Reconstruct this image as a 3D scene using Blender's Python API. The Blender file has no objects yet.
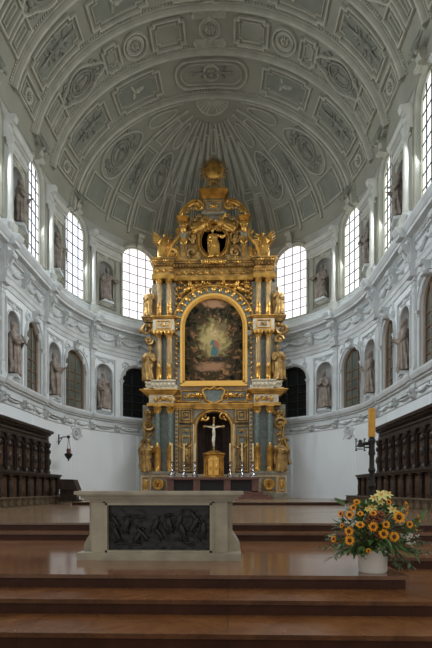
import bpy, bmesh, math, random
from mathutils import Vector, Matrix, noise
PI = math.pi
rnd = random.Random(7)
S = 0.0654            # metres per plan unit
EYE = 1.6
R = 129.0; DC = 348.0 # choir half width and depth of the apse centre (plan units)
def Z(h): return EYE + h*S
def rad(a): return a*PI/180
col = bpy.context.scene.collection

# ------------------------------------------------------------ mesh builder
class MB:
    def __init__(s): s.v = []; s.f = []
    def add(s, vs, fs):
        o = len(s.v); s.v.extend([Vector(p) for p in vs]); s.f.extend([tuple(i+o for i in f) for f in fs])
    def box(s, x0, x1, y0, y1, z0, z1, M=None):
        vs = [Vector((x, y, z)) for x in (x0, x1) for y in (y0, y1) for z in (z0, z1)]
        if M is not None: vs = [M @ v for v in vs]
        s.add(vs, [(0,1,3,2),(4,6,7,5),(0,4,5,1),(2,3,7,6),(0,2,6,4),(1,5,7,3)])
    def grid(s, rows, closed_u=False, closed_v=False, cap=False):
        n = len(rows); m = len(rows[0]); vs = [p for r in rows for p in r]; fs = []
        for i in range(n if closed_v else n-1):
            for j in range(m if closed_u else m-1):
                a = i*m+j; b = i*m+(j+1) % m; c = ((i+1) % n)*m+(j+1) % m; d = ((i+1) % n)*m+j
                fs.append((a, b, c, d))
        if cap: fs.append(tuple(range(m))); fs.append(tuple(range((n-1)*m, n*m)))
        s.add(vs, fs)
    def lathe(s, prof, c=(0,0,0), seg=16, sx=1, sy=1, fold=0, nf=9, M=None, a0=0, a1=2*PI, lean=None):
        c = Vector(c); rows = []; full = abs(a1-a0-2*PI) < 1e-6
        for r, z in prof:
            row = []
            for k in range(seg if full else seg+1):
                a = a0+(a1-a0)*k/seg
                rr = r*(1+fold*(math.sin(nf*a+z*2.3)*.6+math.sin((nf*1.7//1)*a-z*3.1)*.4))
                p = Vector((rr*math.cos(a)*sx, rr*math.sin(a)*sy, z))
                if lean: p += Vector(lean(z))
                if M is not None: p = M @ p
                row.append(c+p)
            rows.append(row)
        s.grid(rows, closed_u=full, cap=full)
    def ball(s, c, rx, ry=None, rz=None, seg=12, rings=8, M=None):
        ry = rx if ry is None else ry; rz = rx if rz is None else rz
        c = Vector(c); rows = []
        for i in range(rings+1):
            t = PI*i/rings; row = []
            for k in range(seg):
                a = 2*PI*k/seg
                p = Vector((rx*math.sin(t)*math.cos(a), ry*math.sin(t)*math.sin(a), rz*math.cos(t)))
                if M is not None: p = M @ p
                row.append(c+p)
            rows.append(row)
        s.grid(rows, closed_u=True)
    def tube(s, pts, r, seg=8, closed=False, flat=1.0):
        pts = [Vector(p) for p in pts]; n = len(pts)
        rs = r if isinstance(r, (list, tuple)) else [r]*n
        up = None; rows = []
        for i in range(n):
            if closed: t = pts[(i+1) % n]-pts[i-1]
            else: t = pts[min(i+1, n-1)]-pts[max(i-1, 0)]
            if t.length < 1e-9: t = Vector((0, 0, 1))
            t.normalize()
            if up is None:
                up = Vector((0, 1, 0)) if abs(t.y) < .9 else Vector((0, 0, 1))
            b = t.cross(up)
            if b.length < 1e-6: b = t.orthogonal()
            b.normalize(); up = b.cross(t).normalized()
            rows.append([pts[i]+(b*math.cos(2*PI*k/seg)+up*math.sin(2*PI*k/seg)*flat)*rs[i] for k in range(seg)])
        s.grid(rows, closed_u=True, closed_v=closed, cap=not closed)
    def prism(s, pts, y0, y1, M=None):     # polygon in XZ extruded in Y
        n = len(pts)
        vs = [Vector((x, y0, z)) for x, z in pts]+[Vector((x, y1, z)) for x, z in pts]
        if M is not None: vs = [M @ v for v in vs]
        s.add(vs, [tuple(range(n)), tuple(range(2*n-1, n-1, -1))]+[(i, (i+1) % n, n+(i+1) % n, n+i) for i in range(n)])
    def band(s, inner, outer, y0, y1):     # strip between two XZ outlines of the same length, open, with thickness
        n = len(inner); vs = []
        for (a, b) in ((inner, y0), (outer, y0), (outer, y1), (inner, y1)): vs += [Vector((x, b, z)) for x, z in a]
        fs = []
        for i in range(n-1):
            for k in range(4):
                a = k*n+i; b = ((k+1) % 4)*n+i; fs.append((a, a+1, b+1, b))
        fs += [(0, n, 2*n, 3*n), (n-1, 2*n-1, 3*n-1, 4*n-1)]
        s.add(vs, fs)
    def mesh(s, name, mat, org=(0,0,0), sharp=38, flip=True):
        org = Vector(org)
        me = bpy.data.meshes.new(name); me.from_pydata([tuple(p-org) for p in s.v], [], s.f)
        bm = bmesh.new(); bm.from_mesh(me)
        bmesh.ops.remove_doubles(bm, verts=bm.verts, dist=1e-5)
        bmesh.ops.recalc_face_normals(bm, faces=bm.faces); bm.to_mesh(me); bm.free()
        me.materials.append(mat)
        me.shade_smooth() if hasattr(me, 'shade_smooth') else None
        me.set_sharp_from_angle(angle=rad(sharp))
        return me
    def build(s, name, mat, parent=None, org=None, sharp=38):
        if parent is not None: o0 = ORG[parent.name]
        else: o0 = Vector(org) if org is not None else Vector((0,0,0))
        me = s.mesh(name, mat, o0, sharp)
        o = bpy.data.objects.new(name, me); col.objects.link(o)
        if parent is not None: o.parent = parent
        else: o.location = o0
        ORG[o.name] = o0
        return o
ORG = {}
def thing(name, label, cat, loc=(0,0,0), group=None, rz=0):
    o = bpy.data.objects.new(name, None); col.objects.link(o); o.location = loc; o.rotation_euler.z = rz
    o.empty_display_size = .2
    o['label'] = label; o['category'] = cat
    if group: o['group'] = group
    ORG[o.name] = Vector(loc)
    return o
def tag(o, label, cat, group=None, kind=None):
    o['label'] = label; o['category'] = cat
    if group: o['group'] = group
    if kind: o['kind'] = kind
    return o
def struct(o): o['kind'] = 'structure'; return o
def kids(o): return [c for c in bpy.data.objects if c.parent == o]
def copy_tree(o, parent=None):
    c = o.copy(); col.objects.link(c); c.parent = parent
    for ch in kids(o): copy_tree(ch, c)
    return c

# ------------------------------------------------------------ materials
def srgb(r, g, b):
    f = lambda c: ((c/255+.055)/1.055)**2.4 if c > 10 else c/255/12.92
    return (f(r), f(g), f(b), 1)
def mat(name, c, rough=.7, metal=0, c2=None, scale=4, detail=6, bump=0, bscale=20, coat=0, spec=.5, lo=.35, hi=.65, emit=None, estr=0):
    m = bpy.data.materials.new(name); m.use_nodes = True; nt = m.node_tree; b = nt.nodes['Principled BSDF']
    b.inputs['Roughness'].default_value = rough; b.inputs['Metallic'].default_value = metal
    b.inputs['Specular IOR Level'].default_value = spec
    b.inputs['Coat Weight'].default_value = coat; b.inputs['Coat Roughness'].default_value = .12
    tc = nt.nodes.new('ShaderNodeTexCoord')
    if c2 is not None:
        n = nt.nodes.new('ShaderNodeTexNoise'); n.inputs['Scale'].default_value = scale; n.inputs['Detail'].default_value = detail
        nt.links.new(tc.outputs['Object'], n.inputs['Vector'])
        r = nt.nodes.new('ShaderNodeValToRGB'); r.color_ramp.elements[0].color = c; r.color_ramp.elements[1].color = c2
        r.color_ramp.elements[0].position = lo; r.color_ramp.elements[1].position = hi
        nt.links.new(n.outputs['Fac'], r.inputs['Fac']); nt.links.new(r.outputs['Color'], b.inputs['Base Color'])
    else: b.inputs['Base Color'].default_value = c
    if bump:
        n2 = nt.nodes.new('ShaderNodeTexNoise'); n2.inputs['Scale'].default_value = bscale; n2.inputs['Detail'].default_value = 4
        nt.links.new(tc.outputs['Object'], n2.inputs['Vector'])
        bp = nt.nodes.new('ShaderNodeBump'); bp.inputs['Strength'].default_value = bump; bp.inputs['Distance'].default_value = .02
        nt.links.new(n2.outputs['Fac'], bp.inputs['Height']); nt.links.new(bp.outputs['Normal'], b.inputs['Normal'])
    if emit is not None:
        b.inputs['Emission Color'].default_value = emit; b.inputs['Emission Strength'].default_value = estr
    return m
def tile_mat(name, cols, sx, sy, rough, grout, bump=.1, coat=0, rot=0, spec=.5):
    m = bpy.data.materials.new(name); m.use_nodes = True; nt = m.node_tree; b = nt.nodes['Principled BSDF']; L = nt.links.new
    tc = nt.nodes.new('ShaderNodeTexCoord'); mp = nt.nodes.new('ShaderNodeMapping'); mp.inputs['Rotation'].default_value[2] = rot
    L(tc.outputs['Object'], mp.inputs['Vector'])
    br = nt.nodes.new('ShaderNodeTexBrick'); br.inputs['Scale'].default_value = 1
    br.inputs['Brick Width'].default_value = sx; br.inputs['Row Height'].default_value = sy
    br.inputs['Mortar Size'].default_value = .006; br.inputs['Bias'].default_value = 0
    br.inputs['Color1'].default_value = cols[0]; br.inputs['Color2'].default_value = cols[1]; br.inputs['Mortar'].default_value = grout
    L(mp.outputs['Vector'], br.inputs['Vector'])
    n = nt.nodes.new('ShaderNodeTexNoise'); n.inputs['Scale'].default_value = 2.2; n.inputs['Detail'].default_value = 9; n.inputs['Roughness'].default_value = .7
    n.inputs['Distortion'].default_value = 1.2
    L(tc.outputs['Object'], n.inputs['Vector'])
    r = nt.nodes.new('ShaderNodeValToRGB'); r.color_ramp.elements[0].color = cols[2]; r.color_ramp.elements[1].color = cols[3]
    r.color_ramp.elements[0].position = .35; r.color_ramp.elements[1].position = .7
    L(n.outputs['Fac'], r.inputs['Fac'])
    mx = nt.nodes.new('ShaderNodeMixRGB'); mx.inputs['Fac'].default_value = .55
    L(br.outputs['Color'], mx.inputs['Color1']); L(r.outputs['Color'], mx.inputs['Color2']); L(mx.outputs['Color'], b.inputs['Base Color'])
    n2 = nt.nodes.new('ShaderNodeTexNoise'); n2.inputs['Scale'].default_value = 1.3; n2.inputs['Detail'].default_value = 5
    L(tc.outputs['Object'], n2.inputs['Vector'])
    mr = nt.nodes.new('ShaderNodeMapRange'); mr.inputs['To Min'].default_value = rough*.6; mr.inputs['To Max'].default_value = rough*1.6
    L(n2.outputs['Fac'], mr.inputs['Value']); L(mr.outputs['Result'], b.inputs['Roughness'])
    bp = nt.nodes.new('ShaderNodeBump'); bp.inputs['Strength'].default_value = bump; bp.inputs['Distance'].default_value = .004
    L(n2.outputs['Fac'], bp.inputs['Height']); L(bp.outputs['Normal'], b.inputs['Normal'])
    b.inputs['Coat Weight'].default_value = coat; b.inputs['Coat Roughness'].default_value = .08; b.inputs['Specular IOR Level'].default_value = spec
    return m
M = {}
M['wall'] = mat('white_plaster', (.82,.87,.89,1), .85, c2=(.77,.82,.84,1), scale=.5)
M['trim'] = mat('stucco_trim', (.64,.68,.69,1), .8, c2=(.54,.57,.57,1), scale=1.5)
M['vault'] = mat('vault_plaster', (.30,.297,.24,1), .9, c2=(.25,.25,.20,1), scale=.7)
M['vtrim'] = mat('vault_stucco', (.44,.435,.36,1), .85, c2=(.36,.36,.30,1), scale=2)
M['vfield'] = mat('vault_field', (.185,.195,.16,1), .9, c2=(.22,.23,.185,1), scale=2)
M['vorn'] = mat('dark_stucco', (.27,.27,.22,1), .85, c2=(.19,.195,.16,1), scale=3)  # darker stucco for cartouches, trophies and foliage reliefs
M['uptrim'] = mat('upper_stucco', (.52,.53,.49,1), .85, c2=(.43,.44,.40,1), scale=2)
M['upwall'] = mat('shaded_upper_plaster', (.40,.41,.37,1), .9, c2=(.33,.34,.30,1), scale=1)  # backlit shade of the upper wall mixed into the plaster colour
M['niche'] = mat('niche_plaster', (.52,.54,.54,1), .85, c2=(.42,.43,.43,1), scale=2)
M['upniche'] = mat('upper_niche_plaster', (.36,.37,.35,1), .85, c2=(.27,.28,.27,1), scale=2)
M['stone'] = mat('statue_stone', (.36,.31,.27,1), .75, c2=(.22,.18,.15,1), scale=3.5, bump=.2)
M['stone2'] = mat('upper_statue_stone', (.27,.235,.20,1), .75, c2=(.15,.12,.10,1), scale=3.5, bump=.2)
M['gold'] = mat('gilding', (.80,.46,.11,1), .33, .7, c2=(.38,.20,.045,1), scale=2.2, bump=.25, bscale=9)
M['goldd'] = mat('dull_gilding', (.55,.33,.10,1), .42, .5, c2=(.20,.12,.045,1), scale=3, bump=.3, bscale=10)
M['gbright'] = mat('bright_gilding', (.85,.50,.12,1), .38, .55)
M['bluem'] = mat('blue_grey_marble', (.12,.155,.14,1), .35, c2=(.24,.26,.22,1), scale=6, detail=10, lo=.4, hi=.75)
M['greym'] = mat('grey_marble', (.33,.30,.22,1), .5, c2=(.20,.18,.13,1), scale=4)
M['ivory'] = mat('ivory_paint', (.66,.60,.46,1), .5, c2=(.50,.42,.28,1), scale=5)
M['redm'] = mat('red_marble', (.20,.085,.055,1), .3, c2=(.11,.045,.03,1), scale=5, detail=10)
M['black'] = mat('black_recess', (.012,.012,.012,1), .6)
M['drape'] = mat('brown_drapery', (.05,.028,.022,1), .8, c2=(.025,.015,.013,1), scale=3)
M['wood'] = mat('dark_oak', (.048,.030,.022,1), .4, c2=(.02,.014,.011,1), scale=5, bump=.2)
M['wood2'] = mat('brown_oak', (.12,.065,.036,1), .4, c2=(.055,.03,.019,1), scale=6, bump=.2)
M['woodl'] = mat('pale_oak', (.17,.12,.07,1), .5, c2=(.10,.07,.04,1), scale=5)
M['frame'] = mat('brown_window_frame', (.19,.12,.065,1), .5)
M['cream'] = mat('cream_window_frame', (.62,.60,.48,1), .6)
M['lead'] = mat('lead_bars', (.045,.04,.05,1), .5, .3)
M['leadp'] = mat('iron_bars', (.20,.13,.15,1), .6)
M['dglass'] = mat('dull_green_glass', (.085,.105,.095,1), .12, c2=(.15,.165,.14,1), scale=1.2)
M['bglass'] = mat('black_glass', (.008,.011,.012,1), .25)
M['mensa'] = mat('altar_limestone', (.42,.385,.28,1), .45, c2=(.31,.285,.21,1), scale=3.5, detail=10, bump=.1)
M['bronze'] = mat('black_bronze', (.010,.011,.012,1), .33, .1, c2=(.015,.015,.015,1), scale=9)
M['bronze'].node_tree.nodes['Principled BSDF'].inputs['Roughness'].default_value = .38
M['iron'] = mat('black_iron', (.010,.009,.008,1), .45, .2)
M['silver'] = mat('silver', (.55,.57,.6,1), .25, .9)
M['candle'] = mat('beeswax', (.66,.35,.04,1), .5, c2=(.56,.28,.03,1), scale=12)
M['candle2'] = mat('pale_wax', (.82,.66,.36,1), .5)
M['pot'] = mat('white_ceramic', (.75,.74,.68,1), .35)
M['petal'] = mat('sunflower_petals', (1,.50,.015,1), .55, c2=(.95,.33,.01,1), scale=14)
M['disc'] = mat('sunflower_disc', (.045,.02,.01,1), .8, c2=(.14,.06,.015,1), scale=40, bump=.6, bscale=200)
M['stem'] = mat('green_stem', (.08,.15,.03,1), .6)
M['leaf'] = mat('green_leaves', (.045,.11,.025,1), .5, c2=(.13,.22,.06,1), scale=6)
M['euca'] = mat('grey_green_leaves', (.07,.12,.06,1), .55, c2=(.15,.20,.11,1), scale=6)
M['lily'] = mat('cream_lily', (.78,.72,.30,1), .5, c2=(.62,.64,.22,1), scale=6)
M['hydr'] = mat('russet_florets', (.42,.15,.07,1), .7, c2=(.26,.09,.05,1), scale=9)
M['berry'] = mat('white_florets', (.68,.68,.58,1), .6)
M['lampred'] = mat('red_glass', (.18,.05,.03,1), .2)
M['corpus'] = mat('ivory_corpus', (.72,.66,.52,1), .5)
M['floor'] = tile_mat('red_marble_floor', [(.27,.125,.055,1),(.16,.065,.032,1),(.31,.16,.08,1),(.13,.055,.028,1)], 1.6, .8, .11, (.05,.03,.02,1), coat=.2)
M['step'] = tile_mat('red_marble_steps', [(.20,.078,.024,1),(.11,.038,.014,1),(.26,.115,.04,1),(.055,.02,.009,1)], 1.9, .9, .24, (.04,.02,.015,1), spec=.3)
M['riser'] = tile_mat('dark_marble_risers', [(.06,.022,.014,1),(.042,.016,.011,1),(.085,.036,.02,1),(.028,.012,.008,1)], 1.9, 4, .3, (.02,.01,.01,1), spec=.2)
M['sfloor'] = tile_mat('pale_choir_floor', [(.25,.16,.09,1),(.18,.10,.055,1),(.34,.24,.15,1),(.16,.09,.05,1)], 1.5, .75, .2, (.07,.045,.03,1), coat=.2)
def daylight(name, c, c2, e):
    m = bpy.data.materials.new(name); m.use_nodes = True; nt = m.node_tree; b = nt.nodes['Principled BSDF']
    b.inputs['Base Color'].default_value = (.5,.5,.5,1); b.inputs['Roughness'].default_value = .2
    tc = nt.nodes.new('ShaderNodeTexCoord'); v = nt.nodes.new('ShaderNodeTexNoise'); v.inputs['Scale'].default_value = .9
    nt.links.new(tc.outputs['Object'], v.inputs['Vector'])
    r = nt.nodes.new('ShaderNodeValToRGB'); r.color_ramp.elements[0].color = c; r.color_ramp.elements[1].color = c2
    r.color_ramp.elements[0].position = .3; r.color_ramp.elements[1].position = .7
    nt.links.new(v.outputs['Fac'], r.inputs['Fac']); nt.links.new(r.outputs['Color'], b.inputs['Emission Color'])
    b.inputs['Emission Strength'].default_value = e
    return m
WIN_E = 1.25
M['skyL'] = daylight('daylit_glass_cool', (.80,.88,1,1), (.93,.95,1,1), WIN_E)
M['skyR'] = daylight('daylit_glass_warm', (.86,.97,.90,1), (1,1,.95,1), WIN_E)
M['skyB'] = daylight('daylit_glass_back', (.93,.95,1,1), (1,1,1,1), WIN_E)
def painting_mat():
    m = bpy.data.materials.new('oil_painting'); m.use_nodes = True; nt = m.node_tree; b = nt.nodes['Principled BSDF']; L = nt.links.new
    b.inputs['Roughness'].default_value = .85; b.inputs['Specular IOR Level'].default_value = .05
    tc = nt.nodes.new('ShaderNodeTexCoord')
    n = nt.nodes.new('ShaderNodeTexNoise'); n.inputs['Scale'].default_value = 2.3; n.inputs['Detail'].default_value = 5; n.inputs['Distortion'].default_value = .9
    L(tc.outputs['Object'], n.inputs['Vector'])
    r = nt.nodes.new('ShaderNodeValToRGB'); cr = r.color_ramp
    cr.elements[0].position = .38; cr.elements[0].color = (.008,.009,.006,1); cr.elements[1].position = .70; cr.elements[1].color = (.30,.17,.08,1)
    for q, c in ((.46, (.028,.026,.016,1)), (.52, (.07,.048,.024,1)), (.57, (.03,.025,.016,1)), (.62, (.16,.085,.04,1))):
        e = cr.elements.new(q); e.color = c
    L(n.outputs['Fac'], r.inputs['Fac']); cur = r.outputs['Color']
    spots = [((0,10.0), (.8,.95), (.46,.36,.15,1), .7), ((.1,12.3), (.8,.3), (.40,.22,.12,1), .4), ((.55,10.7), (.45,.2), (.16,.12,.07,1), .3),
             ((.05,9.45), (.36,.6), (.045,.14,.16,1), .12), ((.22,9.7), (.22,.4), (.34,.14,.08,1), .2), ((.0,10.45), (.24,.28), (.55,.36,.22,1), .1), ((-.1,8.3), (.9,.3), (.36,.20,.11,1), .6), ((.2,8.75), (.6,.2), (.03,.03,.03,1), .3)]
    for (cx, cz), (sx, sz), c, soft in spots:
        mp = nt.nodes.new('ShaderNodeMapping'); mp.inputs['Location'].default_value = (-cx/sx, 0, -cz/sz); mp.inputs['Scale'].default_value = (1/sx, 0, 1/sz)
        L(tc.outputs['Object'], mp.inputs['Vector'])
        ln = nt.nodes.new('ShaderNodeVectorMath'); ln.operation = 'LENGTH'; L(mp.outputs['Vector'], ln.inputs[0])
        ml = nt.nodes.new('ShaderNodeMath'); ml.operation = 'MULTIPLY_ADD'; ml.inputs[1].default_value = 3; L(n.outputs['Fac'], ml.inputs[0]); L(ln.outputs['Value'], ml.inputs[2])
        mr = nt.nodes.new('ShaderNodeMapRange'); mr.inputs['From Min'].default_value = 2.1; mr.inputs['From Max'].default_value = 2.15+soft*1.2; mr.inputs['To Min'].default_value = .9; mr.inputs['To Max'].default_value = 0
        L(ml.outputs[0], mr.inputs['Value'])
        mx = nt.nodes.new('ShaderNodeMixRGB'); L(mr.outputs['Result'], mx.inputs['Fac']); L(cur, mx.inputs['Color1']); mx.inputs['Color2'].default_value = c; cur = mx.outputs['Color']
    L(cur, b.inputs['Base Color'])
    return m
M['paint'] = painting_mat()

# ------------------------------------------------------------ camera and pixel ray
PSI = rad(1.66); CAMX = 14.7*S
cam = bpy.data.cameras.new('camera'); co = bpy.data.objects.new('camera', cam); col.objects.link(co)
co.location = (CAMX, 0, EYE); co.rotation_euler = (PI/2, 0, PSI)
cam.sensor_fit = 'VERTICAL'; cam.sensor_height = 36; cam.lens = 25.0; cam.shift_y = 166/648; cam.clip_end = 200
bpy.context.scene.camera = co
def at(px, py, Y):
    dx = (px-216)/450; dz = (490-py)/450
    wx = dx*math.cos(PSI)-math.sin(PSI); wy = math.cos(PSI)+dx*math.sin(PSI)
    k = Y/wy
    return Vector((CAMX+wx*k, Y, EYE+dz*k))

# ------------------------------------------------------------ wall coordinates
def WP(side, s, off, z):
    r = R-off
    if s <= 0: x, y = r, DC+s
    else:
        th = s/R; x, y = r*math.cos(th), DC+r*math.sin(th)
    return Vector((side*x*S, y*S, Z(z)))
def A(deg): return rad(deg)*R       # apse angle to run length
def wmap(side):
    def f(u, v):
        p = WP(side, u, 0, v); n = (WP(side, u, 1, v)-p).normalized(); return p, n
    return f
def zv(x, y):
    t2 = (x*x+max(0, y-DC)**2)/(R*R)
    return 238+109*math.sqrt(max(0, 1-t2))
def num(fn):
    def f(u, v):
        e = 1e-3
        p = fn(u, v); a = fn(u+e, v)-fn(u-e, v); b = fn(u, v+e)-fn(u, v-e); n = a.cross(b)
        if n.length < 1e-12: n = Vector((0,0,-1))
        n.normalize()
        c = Vector((0, min(p.y, DC*S), Z(180)))
        if n.dot(c-p) < 0: n = -n
        return p, n
    return f
def vb(q, Y):        # vault by transverse band: q degrees from the crown, Y depth
    Xm = R if Y <= DC else math.sqrt(max(1, R*R-(Y-DC)**2))
    x = Xm*math.sin(rad(q)); return Vector((x*S, Y*S, Z(zv(x, Y))))
VB = num(vb)
PY = 391.0
def vg(phi, a):      # vault gores radiating from the crown shell: phi degrees, a degrees of rise (90 = wall)
    sx, sy = math.sin(rad(phi)), math.cos(rad(phi)); d = PY-DC
    L = -d*sy+math.sqrt((d*sy)**2-d*d+R*R); r = L*math.sin(rad(a))
    x = sx*r; y = PY+sy*r; return Vector((x*S, y*S, Z(zv(x, y))))
VG = num(vg)

def bead(mb, mp, pts, w, h, closed=False, base=0.0, prof=None):
    n = len(pts); P = [mp(*p) for p in pts]; rows = []
    if mp in (VB, VG): h *= 1.45
    prof = prof or [(-.5, 0), (-.5, .55), (-.22, 1), (.22, 1), (.5, .55), (.5, 0)]
    for i in range(n):
        p, nn = P[i]
        q0 = P[i-1][0] if (closed or i > 0) else p
        q1 = P[(i+1) % n][0] if (closed or i < n-1) else p
        t1 = (p-q0); t2 = (q1-p)
        t1 = t1.normalized() if t1.length > 1e-9 else t2.normalized()
        t2 = t2.normalized() if t2.length > 1e-9 else t1
        t = (t1+t2)
        t = t.normalized() if t.length > 1e-6 else t1
        sd = nn.cross(t).normalized(); c = max(.5, abs(t.dot(t1)))
        rows.append([p+sd*(a*w/c)+nn*(b*h+base-.01) for a, b in prof])
    mb.grid(rows, closed_v=closed, cap=not closed)
def dens(pts, step, closed=True):
    out = []; n = len(pts)
    for i in range(n if closed else n-1):
        a = pts[i]; b = pts[(i+1) % n]; d = math.hypot((b[0]-a[0]), (b[1]-a[1])); k = max(1, int(d/step))
        for j in range(k): out.append((a[0]+(b[0]-a[0])*j/k, a[1]+(b[1]-a[1])*j/k))
    if not closed: out.append(pts[-1])
    return out
def rect(u0, u1, v0, v1, step=3, notch=0, nv=0):
    if notch:
        p = [(u0+notch, v0), (u1-notch, v0), (u1-notch, v0+nv), (u1, v0+nv), (u1, v1-nv), (u1-notch, v1-nv), (u1-notch, v1), (u0+notch, v1), (u0+notch, v1-nv), (u0, v1-nv), (u0, v0+nv), (u0+notch, v0+nv)]
    else: p = [(u0, v0), (u1, v0), (u1, v1), (u0, v1)]
    return dens(p, step)
def oval(u, v, ru, rv, n=28): return [(u+ru*math.cos(2*PI*k/n), v+rv*math.sin(2*PI*k/n)) for k in range(n)]
def patch(mb, mp, u0, u1, v0, v1, nu, nv, lift):
    rows = []
    for i in range(nu+1):
        row = []
        for j in range(nv+1):
            p, n = mp(u0+(u1-u0)*i/nu, v0+(v1-v0)*j/nv); row.append(p+n*lift)
        rows.append(row)
    mb.grid(rows)
def fan(mb, mp, pts, lift):
    cu = sum(p[0] for p in pts)/len(pts); cv = sum(p[1] for p in pts)/len(pts); rows = []
    for t in (0.02, .35, .7, 1):
        rows.append([(lambda pn: pn[0]+pn[1]*lift)(mp(cu+(p[0]-cu)*t, cv+(p[1]-cv)*t)) for p in pts])
    mb.grid(rows, closed_u=True)

# ------------------------------------------------------------ ornaments on a local frame
GF = [1.0]
class Fr:
    def __init__(s, mp, u, v, ca=0, cb=0, swap=False, rot=0, lift=0):
        s.p, s.n = mp(u, v); e = .05
        a = (mp(u+e, v)[0]-s.p)
        s.a = (a-s.n*a.dot(s.n)).normalized(); s.b = s.n.cross(s.a)
        if swap: s.a, s.b = s.b, -s.a
        if rot:
            c, d = math.cos(rad(rot)), math.sin(rad(rot)); s.a, s.b = s.a*c+s.b*d, s.b*c-s.a*d
        s.ca, s.cb, s.lift = ca, cb, lift
    def pt(s, a, b, h=0): return s.p+s.a*a+s.b*b+s.n*(h+s.lift+a*a*s.ca+b*b*s.cb)
    def mat(s): return Matrix((s.a, s.b, s.n)).transposed()
def f_tube(mb, F, pts, r, h=.03, seg=5):
    n = len(pts); rs = [q*GF[0] for q in r] if isinstance(r, list) else [r*GF[0]]*n
    P = [F.pt(a, b, h) for a, b in pts]; mb.tube(P, rs, seg)
def f_blob(mb, F, a, b, ra, rb, rh, rot=0, h=0):
    c, s_ = math.cos(rot), math.sin(rot); m = F.mat() @ Matrix(((c, -s_, 0), (s_, c, 0), (0, 0, 1)))
    mb.ball(F.pt(a, b, h), ra, rb, rh*GF[0], 8, 6, m)
def f_scroll(mb, F, a, b, r, sgn=1, turn=1.6, th=.05, a0=0, h=.04):
    pts = []; rs = []
    for k in range(18):
        t = k/17; rr = r*(1-.85*t); an = a0+sgn*turn*2*PI*t; pts.append((a+rr*math.cos(an), b+rr*math.sin(an))); rs.append(th*(1-.5*t))
    f_tube(mb, F, pts, rs, h); f_blob(mb, F, a, b, r*.22, r*.22, th*1.5)
def f_oval(mb, F, a, b, ra, rb, th, h=.04, n=24):
    mb.tube([F.pt(a+ra*math.cos(2*PI*k/n), b+rb*math.sin(2*PI*k/n), h) for k in range(n)], th, 6, closed=True)
def f_leaf(mb, F, a, b, L, ang, w=.25, th=.06):
    f_blob(mb, F, a+math.cos(ang)*L/2, b+math.sin(ang)*L/2, L/2, L*w/2, th, ang)
def f_figure(mb, F, a, b, h, th=.1, wings=False):   # small relief figure, long side along b
    f_blob(mb, F, a, b, h*.13, h*.25, th); f_blob(mb, F, a+.05*h, b-h*.28, h*.10, h*.24, th*.9, .15); f_blob(mb, F, a, b+h*.32, h*.085, h*.1, th*1.2)
    f_leaf(mb, F, a, b+h*.15, h*.36, rad(35), .3, th*.8); f_leaf(mb, F, a, b+h*.15, h*.36, rad(160), .3, th*.8)
    if wings:
        f_leaf(mb, F, a, b+h*.2, h*.5, rad(25), .45, th*.6); f_leaf(mb, F, a, b+h*.2, h*.5, rad(155), .45, th*.6)
def o_cartouche(mb, F, w, h):
    f_oval(mb, F, 0, 0, w*.30, h*.27, .07); f_oval(mb, F, 0, 0, w*.22, h*.2, .04); f_figure(mb, F, 0, 0, h*.34, .11)
    for sx in (-1, 1):
        f_scroll(mb, F, sx*w*.30, h*.33, w*.17, sx, 1.3, .06, PI/2); f_scroll(mb, F, sx*w*.28, -h*.33, w*.15, -sx, 1.3, .055, -PI/2)
        f_leaf(mb, F, sx*w*.1, h*.36, h*.13, PI/2+sx*-.5, .4, .09)
    f_oval(mb, F, 0, -h*.40, w*.14, h*.08, .045); f_blob(mb, F, 0, -h*.40, w*.08, h*.05, .08)
    f_blob(mb, F, 0, h*.34, w*.12, h*.06, .14); f_oval(mb, F, 0, h*.42, w*.16, h*.06, .045)
def o_trophy(mb, F, w, h):
    f_tube(mb, F, [(0, -h*.47), (w*.04, 0), (0, h*.44)], .045, .06)
    f_leaf(mb, F, 0, h*.32, h*.17, PI/2, .6, .1); f_leaf(mb, F, 0, -h*.33, h*.14, -PI/2, .7, .1)
    f_figure(mb, F, 0, -h*.02, h*.4, .13)
    for sx in (-1, 1):
        f_scroll(mb, F, sx*w*.27, -h*.08, w*.13, sx, 1.1, .04)
        f_leaf(mb, F, sx*w*.08, -h*.2, h*.14, -PI/2+sx*.8, .45, .08); f_leaf(mb, F, sx*w*.05, h*.14, h*.12, PI/2-sx*.9, .4, .07)
def o_rosette(mb, F, r, dark=False):
    f_oval(mb, F, 0, 0, r, r, .06); f_oval(mb, F, 0, 0, r*.78, r*.78, .03)
    for k in range(8): f_leaf(mb, F, math.cos(k*PI/4)*r*.12, math.sin(k*PI/4)*r*.12, r*.48, k*PI/4, .55, .09)
    f_blob(mb, F, 0, 0, r*.16, r*.16, .16)
def o_shell(mb, F, r, sgn=1):
    n = 13
    pts = [(r*math.cos(PI*k/n), sgn*r*.9*math.sin(PI*k/n)) for k in range(n+1)]
    f_tube(mb, F, pts, .05, .04)
    for k in range(n+1):
        a = PI*k/n; f_tube(mb, F, [(r*.2*math.cos(a), sgn*r*.18*math.sin(a)), (r*.93*math.cos(a), sgn*r*.84*math.sin(a))], [.025, .06], .03, 4)
    f_blob(mb, F, 0, 0, r*.2, r*.2, .12)
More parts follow.
